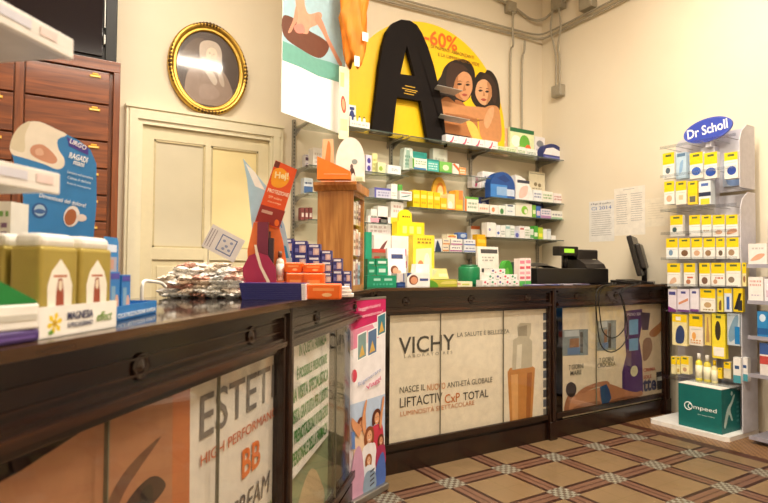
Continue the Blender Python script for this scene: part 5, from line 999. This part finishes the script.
# navy leaflets
NVL = '#2a2a6c'
(x, y), r_, W = span(240, 303, 290, 1.80)
for k_ in range(9):
    g = MB(); s = k_*.0012; g.box(-W/2-s, W/2-s*.2, 0, .12, 0, .0052, mat('#ece6ea', .5)); g.box(-W/2-s, W/2-s*.2-.012, -.0004, 0, 0, .0052, mat(NVL, .4)); g.box(-W/2-s, W/2-s*.2, 0, .12, .0052, .0056, mat(NVL, .35))
    tag(g.build('leaflet', None, (x, y-.02, BT+k_*.0058), r_), 'navy blue folded leaflet in the stack at the counter edge', 'leaflet', 'navy leaflets in the stack')
# sunscreen display
dS = 1.93; rS = AZ-math.pi/2
(x, y), _, _ = span(262, 262.5, 250, dS); zL = BT+.053
zL = BT
t = thing('sunscreen_display', 'orange sunscreen counter display with a tilted header card', 'display', (x+.0, y+.14*0, BT), rS)
sf = lambda px, py: ((px-262)*dS/F_, EYE+(268.3-py)*dS/F_-BT)
sl = lambda pts: [sf(*p) for p in pts]
g = Pic(FRONT)
g.lay([(sf(244, 0)[0], .0), (sf(277, 0)[0], .0)]+sl([(277, 284), (276, 268), (268, 256), (258, 252.5), (249, 256), (243, 268)]), '#a82a50', th=.003)
g.lay(sl([(254, 245), (256.5, 245), (258, 252), (262, 266), (271, 283), (267.5, 283), (259.5, 267), (255.5, 254)]), '#f2e2c8')
g.build('front_panel', t)
MB().box(sf(246, 0)[0], sf(284, 0)[0], .005, .045, 0, .055, mat('#ee7a3e', .45)).build('tray', t)
g = Pic(FRONT); g.M = Matrix.Translation((0, .048, 0)) @ FRONT
g.lay([(sf(245, 0)[0], .0), (sf(284, 0)[0], .0)]+sl([(284, 262), (280, 240), (276, 226), (250, 221), (244, 250)]), '#ee7a3e', th=.003); g.build('back_panel', t)
g = Pic(FRONT); g.M = Matrix.Translation((0, .043, 0)) @ FRONT
g.lay(sl([(272, 157.5), (294, 167), (276, 228), (251.5, 221)]), '#e2521e', th=.004)
g.lay(sl([(257.5, 203), (282.5, 210), (276.8, 227), (252, 220)]), '#8f2420'); g.lay(sl([(272, 158), (277, 160), (275, 166), (270, 164)]), '#6a2a1e')
g.lay(sl([(270, 168), (279, 166), (286, 174), (284, 182), (276, 186), (268, 182)]), '#f4a01e', smooth=4); g.ell(*sf(274, 222), .008, .012, '#e8681e')
g.lay(sl([(259, 208), (270, 211), (269, 214), (258, 211)]), '#c89a8a'); g.build('header_card', t)
def st(s, px, py, w, h, c_, b=.01, rot=-.26): X, Z_ = sf(px, py); txt(s, T(X, Z_, -.043+g.top, None, rot), h*dS/F_, w*dS/F_, c_, t, b)
st('Hej!', 271, 178, 14, 9, '#fde6b0', .03, -.1); st('PROTEZIONE', 264, 190, 22, 4, '#fbe0c8', .02); st('SPF solare', 265, 196, 14, 2.6, '#f8c8a0'); st('viso e corpo', 264, 201, 14, 2.6, '#f8c8a0')
g = Pic(FRONT)
t2 = thing('blue_display_card', 'pale blue and white triangular display card behind the orange sunscreen display', 'display', (x+.03*math.cos(rS)-.07*math.sin(rS)*-1*0, y+.10, BT), rS)
dB = dS+.09; bf = lambda px, py: ((px-267)*dB/F_, EYE+(268.3-py)*dB/F_-BT); bl2 = lambda pts: [bf(*p) for p in pts]
g.lay([(bf(262, 0)[0], 0), (bf(300, 0)[0], 0)]+bl2([(300, 262), (292, 225), (277, 190), (249.5, 158), (254, 180), (262, 250)]), '#a9cbe2', th=.003)
g.lay(bl2([(252, 163), (262, 172), (272, 190), (262, 186)]), '#f4f2ee'); g.lay(bl2([(277, 195), (285, 212), (290, 228), (280, 224), (272, 212)]), '#5f9ad0'); g.lay(bl2([(276, 240), (294, 246), (297, 258), (276, 258)]), '#2f8fc8')
for k_ in range(3): g.lay(bl2([(277, 223+k_*5), (288, 226+k_*5), (288.5, 228+k_*5), (277, 225+k_*5)]), '#eef4f8')
g.build('card', t2)
bt_ = [((257, 268), 222, '#7a2a44', 'box', 'dark pink upright carton in the orange display'), ((262.5, 270), 231, '#4a2a3c', 'box', 'plum coloured carton in the orange display'), ((268.5, 273.5), 238, '#3a2a34', 'box', 'dark brown bottle pack in the orange display'), ((275.5, 283.5), 251, '#efe2d4', 'bottle', 'cream bottle with brown cap in the orange display')]
for k_, ((a, b_), yt, c_, sh, l_) in enumerate(bt_):
    (xx, yy), rr2, W = span(a, b_, 250, dS+.013*(k_ % 2)+.008); zz = BT+.0555
    prod('sunscreen_bottle', l_, 'bottle', (xx, yy, zz), rS, W, EYE+(268.3-yt)*dS/F_-zz, .014, c_, [('r', .2, .2, .8, .4, '#d88a9a')] if sh == 'box' else [('x', '#f6efe6')], 'sunscreens in the orange display', shape=sh, side='#6a4632')
# orange rounded boxes
ob = [(306, 341, 283, None, 1.82, 'lowest orange rounded box, nearest the camera'), (286, 305, 273.5, 286, 1.90, 'left orange rounded box of the middle pair'), (303, 324, 274, 286, 1.885, 'right orange rounded box of the middle pair'), (284, 302, 262, 273.5, 1.915, 'left orange rounded box of the top pair'), (302.5, 323.5, 263, 274, 1.90, 'right orange rounded box of the top pair')]
hs = {}
for k_, (a, b_, yt, yb, dd, l_) in enumerate(ob):
    (xx, yy), rr2, W = span(a, b_, 280, dd+(.02 if k_ else 0)); 
    z0 = BT if k_ == 0 else [0, BT+.0, BT+.0, BT+.085, BT+.085][k_]; z1 = EYE+(268.3-yt)*(dd+.02)/F_
    t = thing('lotion_box', l_+' right of the orange display', 'box', (xx, yy, z0), rr2, 'orange lotion boxes')
    hh = max(.03, z1-z0-.001) if k_ in (0, 3, 4) else .084
    MB().bbox(-W/2, W/2, 0, .055, 0, hh, mat('#f06a1c', .35), .006).build('carton', t)
    g = Pic(FRONT); g.rect(-W*.3, hh*.55, W*.3, hh*.72, '#f8a05a'); g.ell(W*.1, hh*.3, W*.14, hh*.12, '#f9c48a'); g.build('print', t)
# navy photo boxes in steps
cols = [(280.5, 293.5, 4, 2.12, .212), (294, 307.5, 4, 2.14, .205), (308, 321, 4, 2.16, .194), (321.3, 332.5, 4, 2.17, .170), (332.8, 343, 3, 2.18, .140), (343.2, 351.5, 2, 2.19, .092)]
cw = ['leftmost', 'second', 'third', 'fourth', 'fifth', 'rightmost']; rw_ = ['lowest', 'second lowest', 'third from the bottom', 'topmost']
for i, (a, b_, n, dd, off) in enumerate(cols):
    (xx, yy), rr2, W = span(a, b_, 270, dd); hgt = off/n
    for k_ in range(n):
        prod('plaster_box', f'small navy photo box, {rw_[k_]} in the {cw[i]} column of navy stack', 'box', (xx, yy+.002*k_, BT+k_*hgt), rr2, W-.003, hgt-.001, .05, '#3c3c84', [('r', .42, .12, .92, .66, '#d8b4b4'), ('e', .7, .4, .15, .2, '#ecd0c6'), ('r', .08, .15, .34, .45, '#7a7ab8'), ('r', .1, .76, .85, .93, '#f0ecf6')], 'navy plaster boxes stacked in steps')
(x, y), r_, W = span(337, 353, 288, 1.99)
for k_ in range(3):
    g = MB(); g.box(-W/2, W/2, 0, .06, 0, .012, WHITE, .002); g.box(-W*.3, W*.2, -.0004, 0, .004, .007, mat('#b9b4c4')); tag(g.build('envelope_pack', None, (x-.004*k_, y+.004*k_, BT+k_*.0125), r_+.05*k_), ['lowest', 'middle', 'topmost'][k_]+' white envelope pack right of the orange boxes', 'envelope', 'white envelope packs')

# ================================================================== FOOT CARE STAND (right)
XF, XBk = 4.0, 4.2; ylo, yhi = 1.93, 2.47
MT = mat('#cfccd2', .35, .1); ST = thing('product_stand', 'tall grey foot-care stand with oval blue sign, rows of hooks and white base', 'display stand', (4.05, 2.2, 0), 0)
def sx(X): return X-4.05
def sy(Y): return Y-2.2
g = MB(); bp_ = [(3.84, 2.46), (3.84, 1.95), (3.86, 1.93), (4.24, 1.93), (4.26, 1.95), (4.26, 2.46), (4.24, 2.48), (3.86, 2.48)]
g.prism([(sx(a), sy(b_)) for a, b_ in bp_], mat('#efece6', .35), 'z', 0, .03); g.build('base', ST)
def back(z0, z1, nm):
    y0_, y1_ = sy(1.93), sy(2.47); g = MB(); P = [(y0_, z0), (y1_, z0), (y1_, z1-.05)]+[(y1_-.05+.05*math.cos(R(a)), z1-.05+.05*math.sin(R(a))) for a in (20, 45, 70, 90)]+[(y0_+.05-.05*math.cos(R(a)), z1-.05+.05*math.sin(R(a))) for a in (90, 70, 45, 20, 0)]
    g.prism(P, MT, 'x', sx(XBk), sx(XBk)+.02)
    o = g.build(nm, ST); g = MB(); g.prism([(sx(XF)+.02, z0), (sx(XBk)+.02, z0), (sx(XBk)+.02, z1), (sx(XF)+.12, z1), (sx(XF)+.05, z1-.05), (sx(XF)+.02, z1-.12)], MT, 'y', y0_-.006, y0_); g.build('side_panel', o)
back(1.665, 2.10, 'upper_back_panel'); back(.03, 1.64, 'lower_back_panel')
MB().box(sx(4.14), sx(4.2), sy(2.15), sy(2.25), .03, 2.0, MT).build('column', ST)
rails = [2.045, 1.815, 1.585, 1.40, 1.215, 1.035, .875]
def zX(y, X=XF, x=700): return float(onX(x, y, X)[2])
rowpx = [(152.5, 178), (181, 204), (215, 236), (238, 258.5), (263, 286), (289, 311.5), (314, 345)]
railz = []
for k_, (a, b_) in enumerate(rowpx):
    z_ = zX(a-4, XF, 664); railz.append(z_)
    g = MB(); g.box(sx(XF)-.02, sx(XF)-.016, sy(1.93), sy(2.465), z_-.008, z_+.012, ACRY); g.build('price_rail', ST)
    g = MB(); [g.cyl((sx(XBk), sy(1.99+j*.088), z_-.004), (sx(XF)-.016, sy(1.99+j*.088), z_-.004), .0022, STEEL, seg=6) for j in range(6)]; g.build('hook_row', ST)
def shp(zz, nm='tray_shelf'):
    MB().box(sx(XF)-.02, sx(XBk), sy(1.93), sy(2.465), zz-.006, zz, ACRY).box(sx(XF)-.024, sx(XF)-.02, sy(1.93), sy(2.465), zz-.012, zz+.018, ACRY).build(nm, ST)
zsh = zX(376, XF, 664); shp(zsh)
# oval sign
yc_ = (onX(684, 130, 4.1)[1]+onX(733, 130, 4.1)[1])/2; zc_ = (zX(130, 4.1, 708)); ry_ = abs(onX(684, 130, 4.1)[1]-onX(733, 130, 4.1)[1])/2; rz_ = .084
g = MB(); g.M = Matrix.Translation((sx(4.1), sy(yc_), zc_)) @ Matrix.Rotation(R(90), 4, 'Z').inverted() @ FRONT @ Matrix.Rotation(R(6), 4, 'Z')
P = [(ry_*math.cos(R(a)), rz_*math.sin(R(a))) for a in range(0, 360, 8)]; g.prism(P, mat('#4d5fc0', .35), 'z', -.008, .008); g.prism([(a*.9, b_*.9) for a, b_ in P], mat('#3c50b8', .35), 'z', .008, .009); sg = g.build('oval_sign', ST)
txt('Dr Scholl', g.M @ Matrix.Translation((-ry_*.83, -.03, .0095)), .07, ry_*1.66, '#ffffff', sg, .02)
MB().box(sx(4.1)+.008, sx(4.16), sy(yc_)-.02, sy(yc_)+.02, zc_-.12, zc_-.02, MT).build('sign_bracket', ST)

RZ = -math.pi/2
def pack(a, b_, yt, yb, X, base, items, label, D=.02, shape='hang', group='foot-care packs on the grey stand', name='foot_care_pack', cat='pack'):
    p0 = onX(a, (yt+yb)/2, X); p1 = onX(b_, (yt+yb)/2, X); W = float(p0[1]-p1[1])-.004; xm = (a+b_)/2; z1 = zX(yt, X, xm); z0 = zX(yb, X, xm)
    return prod(name, label, cat, (X, float(p0[1]+p1[1])/2, z0), RZ, W, z1-z0, D, base, items, group)
YT = '#f6d312'
def yw_(extra=(), top=.45): return [('r', 0, 1-top, 1, 1, YT), ('r', .25, .84, .75, .93, '#5a6a3a'), ('r', .1, .9-top, .9, .92-top, '#c9c4b4')]+list(extra)
O = ['first', 'second', 'third', 'fourth', 'fifth', 'sixth', 'seventh']
blue_ball = [('e', .5, .28, .36, .16, '#3a66c0')]; skin = [('e', .5, .25, .28, .14, '#dcb08e')]; eye = [('e', .45, .3, .2, .12, '#5a6a78')]
R1 = [((662.5, 674.5), '#f1eee6', yw_(eye), 'yellow and white hanging pack with a dark round picture'), ((676, 686.5), '#bcd3e4', [('r', .1, .85, .9, .97, '#5a7a9a'), ('p', [(.3, .2), (.6, .3), (.7, .7), (.4, .6)], '#8fb4d8', 3)], 'pale blue hanging pack'), ((689.5, 703), '#f1eee6', yw_(blue_ball), 'yellow and white pack with a blue oval gel pad'), ((704, 717.5), '#f1eee6', yw_([('e', .5, .25, .4, .17, '#2f58b4')]), 'yellow and white pack with a large blue gel pad'), ((724, 738), '#f1eee6', yw_([('e', .55, .3, .34, .17, '#2f4fae')], .3), 'yellow-topped pack with dark blue gel pad')]
R2 = [((664, 674.5), '#efece4', yw_(skin), 'yellow and white pack with a toe picture'), ((675.5, 686.5), '#efe9da', yw_([('r', .3, .2, .7, .4, '#d8c8a0')], .4), 'yellow and cream pack'), ((687.5, 697.5), '#f0d040', yw_([('r', .2, .1, .8, .35, '#6a6a5a')], .6), 'mostly yellow pack with a grey window'), ((698.5, 711), '#dfe6ea', [('r', .2, .78, .8, .9, '#4a6ab0'), ('r', 0, .35, 1, .52, '#28304a'), ('r', .15, .0, .9, .25, '#e8d63a')], 'white pack with a dark band and yellow foot')]
R3 = [((670, 683), '#e9e6de', yw_([('e', .35, .32, .18, .12, '#3c5a5c')]), 'yellow and white pack with a dark teal disc'), ((689, 700.5), '#f2efe8', yw_(), 'plain yellow and white pack'), ((701.3, 711.5), '#f2efe8', yw_([('l', 1, .2, .2, .8, .35, '#c0a890')]), 'yellow and white pack with fine lines'), ((712.5, 725), '#f2efe8', yw_([('e', .5, .2, .3, .1, '#d8a88a')]), 'yellow and white pack with a small skin-coloured oval'), ((725.8, 738), '#f2efe8', yw_([('p', [(.1, .1), (.9, .2), (.8, .35), (.2, .3)], '#d8a080', 3)]), 'yellow and white pack with a foot picture')]
R4 = [((666, 678), '#eef0ee', yw_([('e', .4, .3, .18, .14, '#7a9ab8')]), 'yellow and white pack with a pale blue disc'), ((678.7, 690.5), '#f0ede6', yw_([('e', .5, .28, .3, .15, '#7a5a40')]), 'yellow and white pack with a brown disc'), ((691.2, 702.5), '#f0ede6', yw_([('e', .5, .28, .28, .13, '#d8ac8a')]), 'yellow and white pack with a beige oval'), ((703.3, 715.3), '#f0ede6', yw_([('e', .4, .28, .26, .14, '#9a7a58')]), 'yellow and white pack with a tan disc'), ((716, 725), '#f0ede6', yw_([('e', .5, .28, .25, .13, '#6a5a4a')]), 'narrow yellow and white pack with a dark disc'), ((726.3, 739), '#f0ede6', yw_([('e', .4, .3, .26, .14, '#a88a6a')]), 'yellow and white pack with a light brown disc')]
R5 = [((667, 680.5), '#f1eee6', yw_([('p', [(.2, .1), (.7, .2), (.6, .4), (.3, .3)], '#e0b89a', 3)], .4), 'wide yellow and white pack with a pale picture'), ((683.5, 695.5), '#f1eee6', yw_([('e', .4, .2, .2, .1, '#b87a5a'), ('r', .3, .35, .8, .42, '#d06a4a')], .4), 'yellow and white pack with a reddish line'), ((699, 710.3), '#f1eee6', yw_([('e', .5, .25, .28, .15, '#7a5a4a')]), 'yellow and white pack with a dark brown disc'), ((711, 725), '#f1eee6', yw_([('l', 1, .3, .3, .9, .42, '#d06a4a'), ('e', .3, .2, .15, .1, '#c89a7a')]), 'yellow and white pack with red lettering and disc'), ((726, 741), '#f1eee6', yw_([('e', .35, .28, .22, .13, '#8a7a6a')], .35), 'widest yellow and white pack'), ((742, 746.5), '#efe0a0', yw_([('e', .5, .3, .3, .14, '#9a6a4a')]), 'narrow yellow pack at the far right')]
R6 = [((668, 676.5), '#e6dde6', [('r', .1, .75, .9, .9, '#4a4a8a'), ('p', [(0, 0), (1, 0), (1, .1), (0, .25)], '#8a2f8a')], 'white and purple slim pack'), ((677.2, 689.5), '#e9e0ec', [('r', .3, .8, .7, .9, '#4a4a8a'), ('p', [(.1, .3), (.9, .5), (.9, .62), (.1, .4)], '#d8906a'), ('r', 0, 0, 1, .1, '#8a4a9a')], 'white and lilac pack with a foot picture'), ((690, 699), '#ece6ee', [('r', .2, .8, .7, .9, '#4a4a8a'), ('r', 0, 0, 1, .12, '#7a3f8a')], 'white pack with a purple foot'), ((700, 715.5), '#f4efe2', yw_([('e', .5, .3, .25, .12, '#c8a87a'), ('l', 1, .2, .05, .9, .15, '#b09a6a')], .4), 'broad yellow and white pack'), ((717, 723.3), '#e8d85a', yw_([('p', [(.3, .1), (.7, .1), (.7, .5), (.3, .4)], '#7a5a3a', 2)], .3), 'slim yellow pack with a brown window'), ((724, 732), '#dfe6ee', [('r', 0, .8, 1, 1, YT), ('r', .3, .1, .7, .65, '#3a66b8')], 'slim white pack with a blue tool'), ((733, 743), '#e8c81a', [('p', [(.05, .1), (.5, .1), (.9, .8), (.6, .8)], '#1c1c1e'), ('r', .5, .05, .95, .5, '#2a2a2c')], 'yellow card with black insoles')]
R7 = [((672, 687), '#efe2a8', [('r', 0, .75, 1, 1, YT), ('r', .25, .8, .6, .92, '#f6f2e4'), ('p', [(.25, .1), (.75, .1), (.85, .45), (.6, .65), (.3, .5)], '#32446e', 3)], 'yellow pack with navy gel shapes'), ((689, 703), '#f2e8d8', yw_([('e', .35, .3, .15, .12, '#e8a858'), ('l', 2, .1, .05, .9, .2, '#d89a5a')], .4), 'yellow and cream pack with orange dots'), ((704.5, 711), '#e9cf6a', [('p', [(.2, .1), (.8, .1), (.6, .9), (.4, .9)], '#b8905a')], 'narrow golden pack'), ((711.8, 725.5), '#f2dd3a', [('e', .45, .62, .22, .22, '#3a3226'), ('r', .1, .05, .9, .25, '#f6f2e6'), ('r', .3, .9, .7, .96, '#5a6a3a')], 'tall yellow pack with a dark oval window'), ((727, 740), '#c4cfd6', [('p', [(.2, .1), (.7, .3), (.9, .9), (.6, .9), (.1, .4)], '#7fa0b8', 3), ('r', .6, .05, 1, .6, '#1f7fc0')], 'clear and blue blister pack')]
for k_, (row, (a_, b2)) in enumerate(zip((R1, R2, R3, R4, R5, R6, R7), rowpx)):
    for j, ((a, b_), c_, it, l_) in enumerate(row):
        yb = b2+ (13 if l_.startswith('tall yellow') else 0)
        pack(a, b_, a_+(j-2)*-.15, yb+.4, XF+(.004 if j % 2 else .0), c_, it, f'{l_}, {["top", "second", "third", "fourth", "fifth", "sixth", "seventh"][k_]} hook row {O[j]} from left', D=[.04, .06, .03][(j+k_) % 3])
blu = thing('blister_pack', 'clear pack with a faint blue insole at the back of the upper stand panel', 'pack', (4.185, 2.04, 1.70), RZ); MB().box(-.08, .08, 0, .008, 0, .2, mat('#b4bccb', .25), .003).build('blister', blu); g = Pic(FRONT); g.lay([(-.05, .02), (.05, .01), (.06, .1), (.03, .18), (-.04, .16)], '#7f9ac8', smooth=4); g.build('insole', blu)
bs = [((671, 676), 356.5, '#f2e6b0', yw_(), 'yellow and white carton, first from left'), ((676.3, 680.3), 356.8, '#f0e4a8', yw_([('r', .2, .1, .8, .3, '#c8a85a')]), 'slim yellow and white carton, second from left'), ((680.6, 689), 356.5, '#f2e6b0', yw_([('e', .5, .25, .25, .12, '#c8a07a')]), 'yellow carton with a disc, third from left')]
for (a, b_), yt, c_, it, l_ in bs: pack(a, b_, yt, 373.8, XF+.01, c_, it, l_+' on the clear tray shelf of the stand', D=.05, cat='box', name='foot_care_box')
for (a, b_), yt, c_, sd_, l_ in (((694, 700.5), 353, '#e9d94a', '#f2f0ea', 'yellow spray bottle with white cap'), ((702, 709), 355, '#d8c84a', '#e8e4da', 'taller-bodied yellow spray bottle'), ((710, 716), 360, '#e8dca0', '#f2ce1a', 'small cream bottle with yellow cap')):
    p0 = onX(a, 365, XF+.02); p1 = onX(b_, 365, XF+.02); zt_ = zX(yt, XF+.02, a)
    prod('spray_bottle', l_+' on the clear tray shelf of the stand', 'bottle', (XF+.02, float(p0[1]+p1[1])/2, zsh), RZ, float(p0[1]-p1[1]), zt_-zsh, .04, c_, [('x', '#efe8c8')], 'spray bottles on the stand', shape='bottle', side=sd_)
for (a, b_, yt, c_, l_) in ((717.5, 722, 368, '#e9c81a', 'short yellow tube box'), (723.5, 731, 362, '#ddd2b0', 'pale beige carton')): pack(a, b_, yt, 378.5, XF+.03, c_, yw_([], .4), l_+' on the clear tray shelf of the stand', cat='box', name='foot_care_box', D=.04)
for (a, b_, dd, l_) in ((733, 741, 0, 'front'), (741.5, 748, .03, 'rear')):
    pack(a, b_, 357.5, 383-dd*60, XF-.0+dd, '#ece9e4', [('r', 0, 0, 1, .3, '#4a9aa8'), ('r', .2, .55, .8, .68, '#3a5a8a')], f'white carton with teal foot at the right of the tray shelf, {l_} one', cat='box', name='foot_care_box', D=.04)
# teal carton on the base
p0 = onZ(679, 425, .03); X0 = 3.875
pl_ = onX(678.5, 405, X0); pr_ = onX(721.5, 405, X0); W = float(pl_[1]-pr_[1]); zt_ = zX(384, X0, 690); Hb = zt_-.031
t = thing('shipping_carton', 'big teal cardboard carton with white lettering on the white stand base', 'box', (X0, float(pl_[1]+pr_[1])/2, .0305), RZ)
TEAL = mat('#0d6a66', .5)
MB().box(-W/2, W/2, 0, .24, 0, Hb-.004, TEAL).build('carton', t); MB().box(-W/2-.001, W/2+.001, -.001, .241, Hb-.004, Hb, mat('#ece8e0')).build('lid', t)
txt('mpeed', T(-.04, Hb*.42, .001), .036, .155, '#eef4f2', t, .01); MB(FRONT).tube([(-.075+.026*math.cos(R(a)), Hb*.49+.026*math.sin(R(a)), .0015) for a in range(40, 331, 10)], .0035, mat('#eef4f2'), 6).build('lettering', t); MB(FRONT).tube([(-.062+.014*math.cos(R(a)), Hb*.49+.016*math.sin(R(a)), .0015) for a in range(0, 360, 15)], .003, mat('#eef4f2'), 6, True).build('lettering', t)
txt('Non sentire il dolore', T(-.01, Hb*.33, .001), .008, .11, '#cfe4e0', t)
SR = Matrix.Translation((W/2, 0, 0)) @ Matrix.Rotation(R(90), 4, 'Z') @ FRONT
g = Pic(SR); g.lay([(.05, .12), (.08, .17), (.12, .20), (.15, .24), (.17, .24), (.14, .19), (.11, .15), (.14, .08), (.12, .08), (.09, .12), (.05, .04), (.03, .05)], '#b9cfc8', smooth=3); g.ell(.13, .255, .012, .014, '#b9cfc8')
for k_ in range(5): g.rect(.19, .06+k_*.03, .22, .075+k_*.03, '#3f8f88')
g.build('side_print', t)

# ---------- second rack at the right edge
RX = thing('wall_rack', 'grey shelf rack at the right edge of the photo beside the foot-care stand', 'display rack', (4.05, 1.6, 0), 0)
rl = [zX(y, 3.95, 757) for y in (265, 301.5, 337, 375)]+[.045]
y1_ = float(onX(748, 330, 3.95)[1])
g = MB(); g.box(.175, .2, -.6, y1_-1.6, 0, 1.45, MT, .003); g.box(-.1, .175, -.6, -.58, 0, 1.45, MT, .003); g.build('frame', RX)
for z_ in rl: MB().box(-.1, .175, -.58, y1_-1.6, z_-.008, z_, mat('#8f8d98', .35, .2), .002).box(-.106, -.1, -.58, y1_-1.6, z_-.018, z_+.006, mat('#a9a7b4', .35, .2)).build('shelf', RX)
def ritem(a, b_, yt, zi, X, base, items, label, D=.1):
    p0 = onX(a, 320, X); p1 = onX(b_, 320, X); z_ = rl[zi]+.001
    prod('medicine_box', label, 'box', (X, float(p0[1]+p1[1])/2, z_), RZ, float(p0[1]-p1[1])-.003, zX(yt, X, (a+b_)/2)-z_, D, base, items, 'boxes on the right-edge rack')
ritem(749, 768, 243.5, 0, 3.96, '#efe6e0', [('p', [(.1, .2), (.5, .5), (.9, .5), (.6, .25)], '#e0a88a', 3), ('l', 1, .2, .7, .9, .85, '#c8c0bc')], 'white box with a salmon swoosh on the top shelf of the right-edge rack')
ritem(748.5, 764, 277, 1, 3.96, '#f0eae6', [('l', 2, .1, .6, .9, .9, '#d8a8a0'), ('l', 1, .2, .2, .8, .3, '#c0b8c8')], 'white box with pinkish lines on the second shelf of the right-edge rack')
ritem(764.5, 782, 279, 1, 3.96, '#e8e6ec', [('r', .1, .2, .9, .5, '#d8c0d0')], 'pale lilac box cut by the photo edge on the second shelf of the rack')
ritem(757, 768, 311.5, 2, 3.96, '#2f86c4', [('e', .5, .75, .3, .15, '#cfe0f0'), ('r', 0, .1, 1, .35, '#1f5a9a')], 'bright blue box on the third shelf of the right-edge rack')
ritem(768.5, 785, 311.5, 2, 3.96, '#2f86c4', [('r', 0, .1, 1, .35, '#1f5a9a')], 'second blue box cut by the photo edge on the third shelf of the rack')
ritem(759, 768.5, 343, 3, 3.96, '#e4dcd8', [('r', 0, .65, 1, 1, '#3a5a9a'), ('r', 0, .35, 1, .6, '#c04a44')], 'white box with blue and red bands on the fourth shelf of the right-edge rack')
# dark tall cabinet at the very edge
yk = float(onX(765.3, 150, 3.9)[1])
t = thing('tall_cabinet', 'tall dark red-brown cabinet just visible along the right edge of the photo', 'cabinet', (4.0, yk-.3-.02, 0))
MB().box(.27, .295, -.5, .3+.02, 0, 3.6, wood('red_brown_wood', '#3f1f16', '#6a3626', .4, 'Z')).build('back_board', t)

# ================================================================== LIGHT
def fixture(x, y, z, L, along, watts, label, col=(1, .9, .76)):
    t = thing('ceiling_light', label, 'lamp', (x, y, z), 0 if along == 'x' else R(90), 'fluorescent ceiling lights')
    MB().box(-L/2, L/2, -.09, .09, .03, .08, mat('#e9e6de', .4), .006).build('housing', t)
    for s in (-1, 1):
        em = bpy.data.materials.get('tube_light')
        if not em:
            em = bpy.data.materials.new('tube_light'); em.use_nodes = True; b = em.node_tree.nodes['Principled BSDF']; b.inputs['Emission Color'].default_value = (1, .9, .76, 1); b.inputs['Emission Strength'].default_value = 22
        MB().cyl((-L/2+.03, s*.045, .012), (L/2-.03, s*.045, .012), .013, em).build('tube', t)
    for sx_ in (-L/2+.1, L/2-.1): MB().cyl((sx_, 0, .08), (sx_, 0, ZC-z), .004, STEEL, seg=6).build('suspension_rod', t)
    la = bpy.data.lights.new('lamp', 'AREA'); la.shape = 'RECTANGLE'; la.size = L; la.size_y = .16; la.energy = watts; la.color = col
    lo = bpy.data.objects.new('light_source', la); COL.objects.link(lo); lo.parent = t; lo.location = (0, 0, -.012)
    return t
fixture(2.7, 1.75, 3.8, 1.5, 'x', 88, 'suspended tube lamp above the straight counter front')
fixture(.3, 2.1, 3.8, 1.5, 'x', 80, 'suspended tube lamp above the angled counter')
fixture(1.8, .75, 3.6, 1.5, 'x', 85, 'suspended tube lamp over the middle of the shop floor')
fixture(.6, -1.0, 3.6, 1.5, 'x', 55, 'suspended tube lamp at the rear of the shop floor')
w = bpy.data.worlds.new('world'); SC.world = w; w.use_nodes = True; w.node_tree.nodes['Background'].inputs[0].default_value = (1, .88, .72, 1); w.node_tree.nodes['Background'].inputs[1].default_value = .12

# ================================================================== CAMERA
cd = bpy.data.cameras.new('camera'); co = bpy.data.objects.new('camera', cd); COL.objects.link(co)
cd.sensor_width = 36; cd.sensor_fit = 'HORIZONTAL'; cd.lens = F_/768*36; cd.clip_start = .02
r3, u3, f3 = Vector(rv), Vector(uv), Vector(fw)
co.matrix_world = Matrix(((r3.x, u3.x, -f3.x, 0), (r3.y, u3.y, -f3.y, 0), (r3.z, u3.z, -f3.z, EYE), (0, 0, 0, 1)))
cd.dof.use_dof = True; cd.dof.focus_distance = 2.9; cd.dof.aperture_fstop = 5.0
SC.camera = co
SC.view_settings.view_transform = 'Standard'; SC.view_settings.look = 'None'; SC.view_settings.gamma = 1; SC.view_settings.use_curve_mapping = False
SC.view_settings.exposure = -.22
